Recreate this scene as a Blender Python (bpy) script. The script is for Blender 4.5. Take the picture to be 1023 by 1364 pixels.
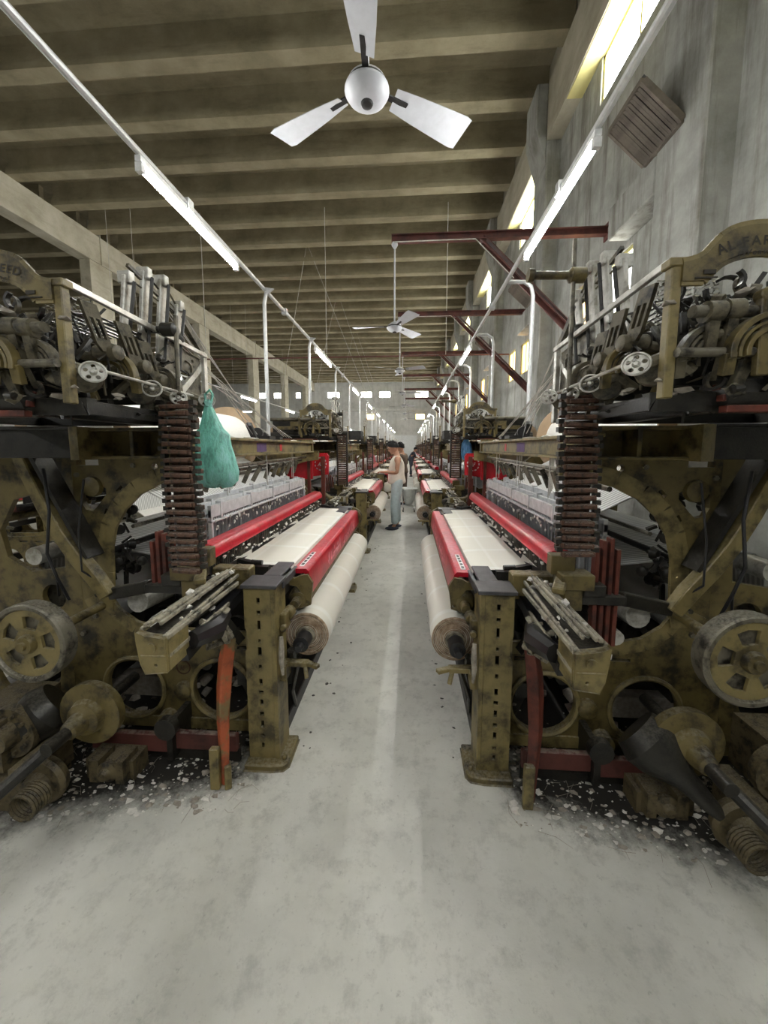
import bpy, bmesh, math, random
from math import pi, sin, cos, radians
from mathutils import Vector, Matrix
from mathutils.geometry import tessellate_polygon

for o in list(bpy.data.objects): bpy.data.objects.remove(o, do_unlink=True)
SC = bpy.context.scene
COL = SC.collection
RND = random.Random(7)

# ------------------------------------------------------------------ camera, world, exposure
cd = bpy.data.cameras.new('camera'); cam = bpy.data.objects.new('camera', cd); COL.objects.link(cam)
cam.location = (0, 0, 1.6)
cam.rotation_euler = (radians(90 - 6.0), 0, radians(3.874))
cd.sensor_fit = 'AUTO'; cd.sensor_width = 36.0
cd.lens = 492.0 / 1364.0 * 36.0
cd.shift_y = -(682.0 - 648.0) / 1364.0
cd.clip_start = 0.05; cd.clip_end = 200
SC.camera = cam
w = bpy.data.worlds.new('world'); SC.world = w; w.use_nodes = True
w.node_tree.nodes['Background'].inputs[0].default_value = (0.85, 0.92, 1.0, 1)
w.node_tree.nodes['Background'].inputs[1].default_value = 1.0
SC.view_settings.view_transform = 'Standard'; SC.view_settings.look = 'None'
SC.view_settings.gamma = 1.0; SC.view_settings.use_curve_mapping = False
SC.view_settings.exposure = 2.55
SC.cycles.use_denoising = True
SC.cycles.max_bounces = 6
SC.cycles.diffuse_bounces = 4
TUBE_POWER = 34.0
MX = -0.153                      # the mirror plane of the aisle
PITCH = 3.8; NLOOM = 10
CEIL = 8.8; WALLX = 3.0; PILX = 2.72; FARY = 42.0

# ------------------------------------------------------------------ materials
MATS = {}
def nd(nt, t, **kw):
    n = nt.nodes.new(t)
    for k, v in kw.items():
        if k in n.inputs: n.inputs[k].default_value = v
        else: setattr(n, k, v)
    return n
def ramp(nt, fac, stops):
    r = nt.nodes.new('ShaderNodeValToRGB')
    e = r.color_ramp.elements
    e[0].position, e[0].color = stops[0][0], (*stops[0][1], 1)
    e[1].position, e[1].color = stops[-1][0], (*stops[-1][1], 1)
    for p, c in stops[1:-1]:
        x = e.new(p); x.color = (*c, 1)
    nt.links.new(fac, r.inputs[0]); return r.outputs[0]
def mixc(nt, fac, a, b):
    m = nt.nodes.new('ShaderNodeMix'); m.data_type = 'RGBA'
    for i, v in ((0, fac), (6, a), (7, b)):
        if hasattr(v, 'is_output'): nt.links.new(v, m.inputs[i])
        elif isinstance(v, (int, float)): m.inputs[i].default_value = v
        else: m.inputs[i].default_value = (*v, 1)
    return m.outputs[2]
def noise(nt, vec, scale, detail=4, rough=0.6):
    n = nd(nt, 'ShaderNodeTexNoise', Scale=scale, Detail=detail, Roughness=rough)
    nt.links.new(vec, n.inputs['Vector']); return n.outputs[0]
def newmat(name):
    m = bpy.data.materials.new(name); m.use_nodes = True
    nt = m.node_tree; b = nt.nodes['Principled BSDF']; MATS[name] = m
    return m, nt, b
def coord(nt, scale=(1, 1, 1), obj=True):
    t = nt.nodes.new('ShaderNodeTexCoord'); mp = nt.nodes.new('ShaderNodeMapping')
    mp.inputs['Scale'].default_value = scale
    nt.links.new(t.outputs['Object' if obj else 'Generated'], mp.inputs[0]); return mp.outputs[0]
def upmask(nt, lo=0.35, hi=0.95):
    g = nt.nodes.new('ShaderNodeNewGeometry'); s = nt.nodes.new('ShaderNodeSeparateXYZ')
    nt.links.new(g.outputs['Normal'], s.inputs[0])
    r = nd(nt, 'ShaderNodeMapRange'); nt.links.new(s.outputs[2], r.inputs[0])
    r.inputs[1].default_value = lo; r.inputs[2].default_value = hi
    return r.outputs[0]
def mul(nt, a, b):
    m = nt.nodes.new('ShaderNodeMath'); m.operation = 'MULTIPLY'
    for i, v in enumerate((a, b)):
        if hasattr(v, 'is_output'): nt.links.new(v, m.inputs[i])
        else: m.inputs[i].default_value = v
    return m.outputs[0]
def bump(nt, b, h, strength=0.3, dist=0.01):
    n = nd(nt, 'ShaderNodeBump', Strength=strength, Distance=dist)
    nt.links.new(h, n.inputs['Height']); nt.links.new(n.outputs[0], b.inputs['Normal'])

def worn(name, base, dark, lint=0.6, rough=0.55, metal=0.0, sc=9.0, lintc=(0.42, 0.40, 0.34), patch=None):
    """painted or bare metal with grime in patches and lint lying on what faces up"""
    m, nt, b = newmat(name)
    v = coord(nt)
    n1 = noise(nt, v, sc, 5, 0.65); n2 = noise(nt, v, sc * 7, 3, 0.6)
    c = ramp(nt, n1, [(0.36, dark), (0.52, base), (0.72, tuple(min(1, x * 1.25) for x in base))])
    if patch:
        n4 = noise(nt, v, sc * 0.8, 4, 0.7)
        c = mixc(nt, ramp(nt, n4, [(0.52, (0, 0, 0)), (0.60, (1, 1, 1))]), c, patch)
    if lint > 0:
        f = mul(nt, mul(nt, upmask(nt), ramp(nt, n2, [(0.38, (0, 0, 0)), (0.62, (1, 1, 1))])), lint)
        c = mixc(nt, f, c, lintc)
    nt.links.new(c, b.inputs['Base Color'])
    b.inputs['Roughness'].default_value = rough; b.inputs['Metallic'].default_value = metal
    bump(nt, b, n2, 0.25, 0.004)
    return m
def plain(name, col, rough=0.5, metal=0.0, var=0.15, sc=20.0):
    m, nt, b = newmat(name); v = coord(nt); n = noise(nt, v, sc, 4)
    d = tuple(x * (1 - var) for x in col); l = tuple(min(1, x * (1 + var)) for x in col)
    nt.links.new(ramp(nt, n, [(0.3, d), (0.7, l)]), b.inputs['Base Color'])
    b.inputs['Roughness'].default_value = rough; b.inputs['Metallic'].default_value = metal
    return m
def emis(name, col, s):
    m, nt, b = newmat(name)
    b.inputs['Base Color'].default_value = (*col, 1)
    b.inputs['Emission Color'].default_value = (*col, 1); b.inputs['Emission Strength'].default_value = s
    return m

worn('olive', (0.135, 0.103, 0.036), (0.022, 0.017, 0.009), 0.35, 0.45)
worn('olive_bright', (0.195, 0.153, 0.060), (0.050, 0.039, 0.018), 0.45, 0.45)
worn('grease', (0.020, 0.018, 0.014), (0.006, 0.0055, 0.005), 0.32, 0.4, sc=14, lintc=(0.20, 0.185, 0.15))
worn('dusty', (0.115, 0.099, 0.064), (0.010, 0.009, 0.007), 0.6, 0.5, sc=18, lintc=(0.40, 0.38, 0.32))
worn('gearbox', (0.11, 0.085, 0.042), (0.016, 0.013, 0.009), 0.5, 0.6, sc=20, lintc=(0.25, 0.22, 0.17))
worn('steel', (0.16, 0.145, 0.11), (0.022, 0.019, 0.015), 0.6, 0.42, 0.35, sc=14)
worn('bright_steel', (0.55, 0.54, 0.50), (0.28, 0.26, 0.22), 0.5, 0.35, 0.45, sc=12)
worn('linty', (0.30, 0.27, 0.205), (0.045, 0.038, 0.028), 0.7, 0.8, sc=16)
worn('rust_red', (0.125, 0.028, 0.016), (0.045, 0.014, 0.010), 0.4, 0.6)
worn('oxide', (0.105, 0.032, 0.025), (0.050, 0.018, 0.015), 0.45, 0.6, sc=5)
worn('lagwood', (0.105, 0.052, 0.032), (0.020, 0.012, 0.009), 0.8, 0.6, sc=26, lintc=(0.36, 0.30, 0.25))
worn('orange_paint', (0.36, 0.080, 0.028), (0.13, 0.042, 0.020), 0.2, 0.6, sc=7, patch=(0.17, 0.12, 0.05))
worn('red', (0.50, 0.006, 0.022), (0.36, 0.005, 0.016), 0.45, 0.32, sc=6, lintc=(0.62, 0.20, 0.24))
plain('red_flat', (0.50, 0.008, 0.018), 0.4)
plain('black_plastic', (0.012, 0.012, 0.014), 0.35)
plain('black_iron', (0.030, 0.029, 0.028), 0.45, 0.3, 0.35)
plain('slate', (0.075, 0.074, 0.080), 0.4, 0.2, 0.3)
plain('aluminium', (0.70, 0.71, 0.73), 0.42, 0.35, 0.18)
plain('heald_wire', (0.40, 0.41, 0.43), 0.4, 0.4)
plain('yarn', (0.80, 0.79, 0.75), 0.9, 0, 0.06, 60)
plain('lint', (0.66, 0.64, 0.60), 1.0, 0, 0.2, 40)
plain('dirty_lint', (0.30, 0.27, 0.23), 1.0, 0, 0.3, 40)
plain('flange_board', (0.42, 0.30, 0.19), 0.6, 0, 0.12, 8)
plain('conduit', (0.62, 0.63, 0.63), 0.35, 0.4, 0.12)
plain('batten', (0.80, 0.80, 0.80), 0.4)
plain('fan_white', (0.50, 0.51, 0.54), 0.4, 0, 0.06)
plain('skin', (0.42, 0.22, 0.14), 0.55, 0, 0.08)
plain('hair', (0.006, 0.005, 0.005), 0.9)
plain('vest', (0.72, 0.68, 0.60), 0.9, 0, 0.06)
plain('trouser', (0.42, 0.50, 0.52), 0.9, 0, 0.10)
plain('dark_cloth', (0.045, 0.050, 0.070), 0.9)
plain('brown_cloth', (0.11, 0.08, 0.06), 0.9)
plain('rose_cloth', (0.42, 0.10, 0.13), 0.9)
plain('purple_label', (0.115, 0.065, 0.17), 0.7)
plain('white_paint', (0.80, 0.78, 0.78), 0.5, 0, 0.05)
plain('faded_pink', (0.78, 0.30, 0.34), 0.5, 0, 0.3, 30)
plain('letter_brown', (0.022, 0.017, 0.010), 0.6)
plain('logo_rust', (0.060, 0.026, 0.013), 0.6)
plain('cable_wire', (0.12, 0.12, 0.12), 0.5, 0.3)
plain('pale_cord', (0.52, 0.50, 0.46), 0.7, 0.0)
plain('brown_vent', (0.15, 0.125, 0.10), 0.8, 0, 0.35, 6)
plain('reveal', (0.62, 0.56, 0.24), 0.9, 0, 0.1, 4)  # window frame colour, also used as painted daylight on the girder soffit
plain('door_white', (0.72, 0.75, 0.77), 0.5)
plain('grey_cloth', (0.50, 0.51, 0.49), 0.9)
emis('tube_light', (0.98, 0.985, 0.96), TUBE_POWER)
emis('sky_pane', (0.97, 0.99, 0.95), 5.0)
emis('pale_pane', (0.98, 0.98, 0.92), 2.2)
emis('amber_pane', (1.0, 0.62, 0.22), 1.3)

def bag_mat(name, col):
    m, nt, b = newmat(name)
    v = coord(nt, (1, 1, 0.35)); n = noise(nt, v, 26, 5, 0.7)
    c = ramp(nt, n, [(0.35, tuple(x * 0.55 for x in col)), (0.5, col), (0.68, tuple(min(1, x * 1.1 + 0.22) for x in col))])
    nt.links.new(c, b.inputs['Base Color']); b.inputs['Roughness'].default_value = 0.28
    tr = nt.nodes.new('ShaderNodeBsdfTranslucent'); nt.links.new(c, tr.inputs[0])
    mx = nt.nodes.new('ShaderNodeMixShader'); mx.inputs[0].default_value = 0.4
    nt.links.new(b.outputs[0], mx.inputs[1]); nt.links.new(tr.outputs[0], mx.inputs[2])
    nt.links.new(mx.outputs[0], nt.nodes['Material Output'].inputs[0])
    bump(nt, b, n, 0.9, 0.02)
bag_mat('teal_bag', (0.38, 0.84, 0.74)); bag_mat('blue_bag', (0.16, 0.42, 0.72))

def concrete(name, lo, mid, hi, streak=(1.2, 1.2, 0.10), sc=2.2, rough=0.9, stain=(0.12, 0.11, 0.09), stf=0.5):
    m, nt, b = newmat(name)
    v = coord(nt); vs = coord(nt, streak)
    n1 = noise(nt, v, sc, 6, 0.65); n2 = noise(nt, vs, 3.2, 6, 0.7); n3 = noise(nt, v, 38, 3)
    c = ramp(nt, n1, [(0.3, lo), (0.5, mid), (0.72, hi)])
    c = mixc(nt, mul(nt, ramp(nt, n2, [(0.50, (0, 0, 0)), (0.70, (1, 1, 1))]), stf), c, stain)
    c = mixc(nt, mul(nt, ramp(nt, n3, [(0.45, (0, 0, 0)), (0.75, (1, 1, 1))]), 0.12), c, hi)
    nt.links.new(c, b.inputs['Base Color']); b.inputs['Roughness'].default_value = rough
    bump(nt, b, n3, 0.25, 0.006)
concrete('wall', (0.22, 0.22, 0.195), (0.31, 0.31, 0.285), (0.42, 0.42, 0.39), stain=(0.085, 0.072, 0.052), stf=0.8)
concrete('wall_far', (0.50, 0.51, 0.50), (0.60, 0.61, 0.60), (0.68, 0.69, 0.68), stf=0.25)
concrete('beamc', (0.19, 0.163, 0.098), (0.27, 0.235, 0.15), (0.36, 0.315, 0.215), streak=(0.25, 1.2, 1.2), sc=1.4, stain=(0.13, 0.10, 0.055), stf=0.5)
concrete('girder', (0.33, 0.30, 0.22), (0.43, 0.40, 0.31), (0.52, 0.49, 0.40), streak=(1.0, 0.2, 1.0), sc=1.6, stain=(0.20, 0.17, 0.11), stf=0.5)

def floor_mat():
    m, nt, b = newmat('floor')
    v = coord(nt)
    n1 = noise(nt, v, 1.6, 6, 0.65); n2 = noise(nt, v, 9, 6, 0.75); n3 = noise(nt, v, 34, 4, 0.7)
    c = ramp(nt, n1, [(0.3, (0.46, 0.455, 0.42)), (0.55, (0.58, 0.572, 0.53)), (0.75, (0.66, 0.65, 0.61))])
    c = mixc(nt, mul(nt, ramp(nt, n2, [(0.50, (0, 0, 0)), (0.66, (1, 1, 1))]), 0.65), c, (0.36, 0.355, 0.33))
    c = mixc(nt, mul(nt, ramp(nt, n3, [(0.60, (0, 0, 0)), (0.72, (1, 1, 1))]), 0.5), c, (0.25, 0.245, 0.23))
    # oil and dirt under the two loom rows, with their shade painted in
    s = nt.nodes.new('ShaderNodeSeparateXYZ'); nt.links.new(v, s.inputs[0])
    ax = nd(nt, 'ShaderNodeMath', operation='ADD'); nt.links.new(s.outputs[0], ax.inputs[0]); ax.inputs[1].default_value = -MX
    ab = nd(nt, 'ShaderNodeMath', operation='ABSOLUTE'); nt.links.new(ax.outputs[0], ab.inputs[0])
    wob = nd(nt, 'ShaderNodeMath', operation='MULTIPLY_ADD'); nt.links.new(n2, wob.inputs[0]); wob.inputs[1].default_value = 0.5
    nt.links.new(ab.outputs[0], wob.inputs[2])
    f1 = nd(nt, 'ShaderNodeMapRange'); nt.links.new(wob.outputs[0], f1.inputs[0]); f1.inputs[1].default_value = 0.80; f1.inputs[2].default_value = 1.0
    # front edge of this dirt and painted shade runs back towards the aisle
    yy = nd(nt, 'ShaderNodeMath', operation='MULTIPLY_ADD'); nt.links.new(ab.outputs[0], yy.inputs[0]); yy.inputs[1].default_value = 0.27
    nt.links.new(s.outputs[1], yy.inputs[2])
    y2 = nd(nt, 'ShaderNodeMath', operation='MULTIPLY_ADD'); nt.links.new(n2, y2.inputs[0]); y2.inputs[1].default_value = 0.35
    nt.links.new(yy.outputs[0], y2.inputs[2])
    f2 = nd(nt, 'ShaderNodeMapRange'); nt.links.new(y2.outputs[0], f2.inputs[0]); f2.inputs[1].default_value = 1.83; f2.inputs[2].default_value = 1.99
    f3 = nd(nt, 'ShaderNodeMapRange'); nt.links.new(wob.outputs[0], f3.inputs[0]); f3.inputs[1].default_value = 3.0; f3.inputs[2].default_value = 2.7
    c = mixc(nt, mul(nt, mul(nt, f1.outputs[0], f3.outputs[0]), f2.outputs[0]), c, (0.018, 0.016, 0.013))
    nt.links.new(c, b.inputs['Base Color']); b.inputs['Roughness'].default_value = 0.75
    bump(nt, b, n3, 0.3, 0.004)
floor_mat()

def cloth_mat(name, axis, base=(0.74, 0.72, 0.65)):
    m, nt, b = newmat(name)
    v = coord(nt); s = nt.nodes.new('ShaderNodeSeparateXYZ'); nt.links.new(v, s.inputs[0])
    def stripes(sock, freq, lo, hi):
        k = nd(nt, 'ShaderNodeMath', operation='MULTIPLY'); nt.links.new(sock, k.inputs[0]); k.inputs[1].default_value = freq
        sn = nd(nt, 'ShaderNodeMath', operation='SINE'); nt.links.new(k.outputs[0], sn.inputs[0])
        return ramp(nt, sn.outputs[0], [(lo, (0, 0, 0)), (hi, (1, 1, 1))])
    c = mixc(nt, mul(nt, noise(nt, v, 5, 4), 0.35), base, tuple(x * 0.86 for x in base))
    c = mixc(nt, mul(nt, stripes(s.outputs[1], 2 * pi / 0.36, 0.90, 0.98), 0.45), c, (0.84, 0.86, 0.83))
    if axis == 'xy':
        c = mixc(nt, mul(nt, stripes(s.outputs[0], 2 * pi / 0.24, 0.94, 0.99), 0.30), c, (0.87, 0.87, 0.84))
    nt.links.new(c, b.inputs['Base Color']); b.inputs['Roughness'].default_value = 0.95
    bump(nt, b, noise(nt, v, 160, 2), 0.15, 0.002)
cloth_mat('cloth', 'xy'); cloth_mat('cloth_roll', 'y')
def rings_mat():
    m, nt, b = newmat('roll_end')
    v = coord(nt)
    n = noise(nt, v, 30, 3)
    nt.links.new(ramp(nt, n, [(0.35, (0.24, 0.16, 0.10)), (0.65, (0.50, 0.38, 0.28))]), b.inputs['Base Color'])
    b.inputs['Roughness'].default_value = 0.9
rings_mat()
def warp_mat():
    m, nt, b = newmat('warp')
    v = coord(nt); s = nt.nodes.new('ShaderNodeSeparateXYZ'); nt.links.new(v, s.inputs[0])
    k = nd(nt, 'ShaderNodeMath', operation='MULTIPLY'); nt.links.new(s.outputs[1], k.inputs[0]); k.inputs[1].default_value = 2 * pi / 0.03
    sn = nd(nt, 'ShaderNodeMath', operation='SINE'); nt.links.new(k.outputs[0], sn.inputs[0])
    nt.links.new(ramp(nt, sn.outputs[0], [(0.0, (0.44, 0.44, 0.43)), (0.4, (0.78, 0.78, 0.76))]), b.inputs['Base Color'])
    b.inputs['Roughness'].default_value = 0.9
warp_mat()

# ------------------------------------------------------------------ mesh building
class M:
    """collects shapes in loom coordinates (u away from the aisle, Y along it, z up) as ONE mesh"""
    def __init__(self, s=1):
        self.v = []; self.f = []; self.s = s
    def add(self, vs, fs):
        k = len(self.v); s = self.s
        self.v += [(s * a, b, c) for a, b, c in vs]
        self.f += [tuple(i + k for i in f) for f in fs]; return self
    def box(self, u0, u1, y0, y1, z0, z1):
        vs = [(u, y, z) for z in (z0, z1) for y in (y0, y1) for u in (u0, u1)]
        return self.add(vs, [(0, 2, 3, 1), (4, 5, 7, 6), (0, 1, 5, 4), (2, 6, 7, 3), (0, 4, 6, 2), (1, 3, 7, 5)])
    def bar(self, p, q, w, h, up=(0, 0, 1)):
        p, q = Vector(p), Vector(q); d = (q - p).normalized(); up = Vector(up)
        if abs(d.dot(up)) > 0.98: up = Vector((0, 1, 0))
        r = d.cross(up).normalized() * (w / 2); t = r.normalized().cross(d).normalized() * (h / 2)
        vs = [tuple(e + a * r + b * t) for e in (p, q) for a, b in ((-1, -1), (1, -1), (1, 1), (-1, 1))]
        return self.add(vs, [(3, 2, 1, 0), (4, 5, 6, 7), (0, 1, 5, 4), (1, 2, 6, 5), (2, 3, 7, 6), (3, 0, 4, 7)])
    def tube(self, pts, r, n=6, closed=False):
        pts = [Vector(p) for p in pts]; m = len(pts); rs = r if isinstance(r, (list, tuple)) else [r] * m
        rings = []; prev = None
        for i, p in enumerate(pts):
            if closed: d = pts[(i + 1) % m] - pts[i - 1]
            elif i == 0: d = pts[1] - p
            elif i == m - 1: d = p - pts[-2]
            else: d = (pts[i + 1] - p).normalized() + (p - pts[i - 1]).normalized()
            d = d.normalized() if d.length > 1e-9 else Vector((0, 0, 1))
            if prev is None:
                a = Vector((0, 0, 1)) if abs(d.z) < 0.9 else Vector((1, 0, 0)); x = d.cross(a).normalized()
            else:
                x = prev - d * prev.dot(d); x = x.normalized() if x.length > 1e-6 else d.orthogonal().normalized()
            prev = x; y = d.cross(x)
            rings.append([tuple(p + (x * cos(2 * pi * j / n) + y * sin(2 * pi * j / n)) * rs[i]) for j in range(n)])
        vs = [v for ring in rings for v in ring]; fs = []
        for i in range(m if closed else m - 1):
            a, b = i * n, ((i + 1) % m) * n
            fs += [(a + j, a + (j + 1) % n, b + (j + 1) % n, b + j) for j in range(n)]
        if not closed: fs += [tuple(range(n))[::-1], tuple(range((m - 1) * n, m * n))]
        return self.add(vs, fs)
    def cyl(self, p, q, r, n=12, r2=None):
        return self.tube([p, q], [r, r if r2 is None else r2], n)
    def lathe(self, c, ax, prof, n=24):
        """prof: (distance along ax, radius) pairs, closed into a solid"""
        c = Vector(c); ax = Vector(ax).normalized(); x = ax.orthogonal().normalized(); y = ax.cross(x)
        vs = []; fs = []
        for t, r in prof:
            vs += [tuple(c + ax * t + (x * cos(2 * pi * j / n) + y * sin(2 * pi * j / n)) * max(r, 1e-4)) for j in range(n)]
        for i in range(len(prof) - 1):
            a = i * n; b = a + n
            fs += [(a + j, a + (j + 1) % n, b + (j + 1) % n, b + j) for j in range(n)]
        fs += [tuple(range(n))[::-1], tuple(range((len(prof) - 1) * n, len(prof) * n))]
        return self.add(vs, fs)
    def plate(self, outer, holes, o, ex, ey, th):
        """flat casting: outline and holes in (a,b) with axes ex, ey from o, thickness th along ex x ey"""
        o, ex, ey = Vector(o), Vector(ex).normalized(), Vector(ey).normalized(); nz = ex.cross(ey).normalized() * th
        loops = [outer] + list(holes)
        tri = tessellate_polygon([[Vector((a, b, 0)) for a, b in l] for l in loops])
        flat = [p for l in loops for p in l]; N = len(flat)
        vs = [tuple(o + ex * a + ey * b) for a, b in flat] + [tuple(o + ex * a + ey * b + nz) for a, b in flat]
        fs = [tuple(t) for t in tri] + [tuple(i + N for i in t)[::-1] for t in tri]
        k = 0
        for l in loops:
            n = len(l)
            fs += [(k + i, k + (i + 1) % n, k + (i + 1) % n + N, k + i + N) for i in range(n)]; k += n
        return self.add(vs, fs)
    def blob(self, c, r, seed=0, sq=(1, 1, 1), n=1, amp=0.35):
        bm = bmesh.new(); bmesh.ops.create_icosphere(bm, subdivisions=n, radius=1.0); q = random.Random(seed)
        vs = []
        for v in bm.verts:
            k = r * (1 + q.uniform(-amp, amp)); vs.append((c[0] + v.co.x * k * sq[0], c[1] + v.co.y * k * sq[1], c[2] + v.co.z * k * sq[2]))
        fs = [tuple(v.index for v in f.verts) for f in bm.faces]; bm.free()
        return self.add(vs, fs)
    def mesh(self, name, mat, base=(0, 0, 0), smooth=35, bev=0.0):
        me = bpy.data.meshes.new(name)
        me.from_pydata([(a - base[0], b - base[1], c - base[2]) for a, b, c in self.v], [], self.f)
        bm = bmesh.new(); bm.from_mesh(me)
        if bev:
            bmesh.ops.remove_doubles(bm, verts=bm.verts, dist=1e-5)
            bmesh.ops.bevel(bm, geom=[e for e in bm.edges if e.calc_face_angle(0) > 0.6], offset=bev, segments=1, affect='EDGES', clamp_overlap=True)
        bmesh.ops.recalc_face_normals(bm, faces=bm.faces)
        bm.to_mesh(me); bm.free()
        for p in me.polygons: p.use_smooth = True
        me.set_sharp_from_angle(angle=radians(smooth))
        me.materials.append(MATS[mat]); return me
def circ(c, r, n=20, a0=0.0, a1=2 * pi):
    return [(c[0] + r * cos(a0 + (a1 - a0) * i / n), c[1] + r * sin(a0 + (a1 - a0) * i / n)) for i in range(n + (a1 - a0 < 6.2))]
def slot(c, hw, hh): return [(c[0] - hw, c[1] - hh), (c[0] + hw, c[1] - hh), (c[0] + hw, c[1] + hh), (c[0] - hw, c[1] + hh)]
def arcpts(c, r, a0, a1, n, y): return [(c[0] + r * cos(a0 + (a1 - a0) * i / n), y, c[1] + r * sin(a0 + (a1 - a0) * i / n)) for i in range(n + 1)]

def link(name, me, parent=None, loc=(0, 0, 0)):
    o = bpy.data.objects.new(name, me); COL.objects.link(o); o.location = loc
    if parent: o.parent = parent
    return o
def tag(o, label, cat, group=None):
    o['label'] = label; o['category'] = cat
    if group: o['group'] = group
    return o
def root(name, loc, label, cat, group=None):
    return tag(link(name, None, None, loc), label, cat, group)
def strip(m, pts, w, y, th):
    """a flat bar bent along (u, z) points: one casting with smooth edges"""
    ws = w if isinstance(w, (list, tuple)) else [w] * len(pts); L = []; Rr = []
    for i, (a, b) in enumerate(pts):
        p = pts[max(i - 1, 0)]; q = pts[min(i + 1, len(pts) - 1)]; d = Vector((q[0] - p[0], q[1] - p[1])).normalized(); n = Vector((-d.y, d.x)) * ws[i] / 2
        L.append((a + n.x, b + n.y)); Rr.append((a - n.x, b - n.y))
    N = len(pts); vs = [(a, y, b) for a, b in L + Rr] + [(a, y + th, b) for a, b in L + Rr]; fs = []
    for i in range(N - 1):
        fs += [(i, i + 1, N + i + 1, N + i), (2 * N + i, 3 * N + i, 3 * N + i + 1, 2 * N + i + 1), (i, 2 * N + i, 2 * N + i + 1, i + 1), (N + i, N + i + 1, 3 * N + i + 1, 3 * N + i)]
    fs += [(0, N, 3 * N, 2 * N), (N - 1, 3 * N - 1, 4 * N - 1, 2 * N - 1)]
    return m.add(vs, fs)
class Thing:
    """an Empty at the thing's base; shapes are given in world/loom coordinates and stored about the base"""
    def __init__(self, name, base, label, cat, group=None, s=1, off=(0, 0, 0)):
        self.base = base; self.s = s; self.parts = []
        self.o = root(name, tuple(b + o for b, o in zip(base, off)), label, cat, group)
    def m(self): return M(self.s)
    def part(self, name, m, mat, bev=0.0, smooth=35, parent=None, stuff=False, keep=0, label=None):
        me = m if isinstance(m, bpy.types.Mesh) else m.mesh(name, mat, self.base, smooth, bev)
        o = link(name, me, parent or self.o)
        o['_k'] = keep
        if stuff: o['kind'] = 'stuff'
        if label: o['label'] = label
        self.parts.append(o); return o
    def again(self, off, label, group=None, level=0):
        """a copy of the thing, moved; level drops the parts too small to see that far off"""
        r = self.o.copy(); COL.objects.link(r); r.location = self.o.location + Vector(off); r['label'] = label
        if group: r['group'] = group
        mp = {self.o: r}
        for p in self.parts:
            if p['_k'] < level: continue
            if p.parent not in mp: continue
            c = p.copy(); COL.objects.link(c); c.parent = mp[p.parent]; mp[p] = c
        return r
def struct(name, m, mat, bev=0.0, parent=None):
    o = link(name, m.mesh(name, mat, (0, 0, 0), 35, bev), parent)
    o['kind'] = 'structure'; return o
TXT = {}
def glyph(ch):
    if ch not in TXT:
        c = bpy.data.curves.new('glyph', 'FONT'); c.body = ch; c.offset = 0.022; c.size = 1.0; c.extrude = 0.0; c.resolution_u = 2
        o = bpy.data.objects.new('glyph', c); COL.objects.link(o)
        dg = bpy.context.evaluated_depsgraph_get(); dg.update(); e = o.evaluated_get(dg); me = e.to_mesh()
        vs = [tuple(v.co) for v in me.vertices]; fs = [tuple(p.vertices) for p in me.polygons]; e.to_mesh_clear()
        bpy.data.objects.remove(o); bpy.data.curves.remove(c)
        x0 = min([v[0] for v in vs], default=0); x1 = max([v[0] for v in vs], default=0.3)
        TXT[ch] = ([(v[0] - x0, v[1], 0) for v in vs], fs, x1 - x0)
    return TXT[ch]
def letters(m, txt, place, size, gap=0.18, wide=1.0):
    """place(t, h): world point for distance t along the line and height h over it"""
    t = 0.0
    for ch in txt:
        if ch == ' ': t += size * 0.45; continue
        vs, fs, wd = glyph(ch)
        vv = [place(t + x * size * wide, y * size) for x, y, _ in vs]
        m.add(vv, fs); t += (wd * wide + gap) * size
    return t
def textlen(txt, size, gap=0.18, wide=1.0):
    return sum(size * 0.45 if c == ' ' else (glyph(c)[2] * wide + gap) * size for c in txt)

exec_parts = []
# ================================================================== THE HALL
struct('floor', M().box(-24, 3.25, -7, FARY + 0.3, -0.2, 0), 'floor')
ceil = struct('ceiling', M().box(-24, 3.25, -7, FARY + 0.3, CEIL + 0.66, CEIL + 0.86), 'beamc')
def tbeam(y, x0, x1):
    m = M(); pr = [(-0.07, 0.66), (-0.07, 0.30), (-0.15, 0.13), (-0.15, 0.0), (0.15, 0.0), (0.15, 0.13), (0.07, 0.30), (0.07, 0.66)]
    n = len(pr); vs = [(x, y + a, CEIL + b) for x in (x0, x1) for a, b in pr]
    m.add(vs, [tuple(range(n)), tuple(range(n, 2 * n))[::-1]] + [(i, (i + 1) % n, (i + 1) % n + n, i + n) for i in range(n)])
    return m
for k in range(-9, 28):
    y = 7.52 + 1.26 * k
    for x0, x1 in ((-10.72, 2.84), (-24, -11.15)):
        o = link('ceiling_beam', tbeam(y, x0, x1).mesh('ceiling_beam', 'beamc'), ceil)
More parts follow.
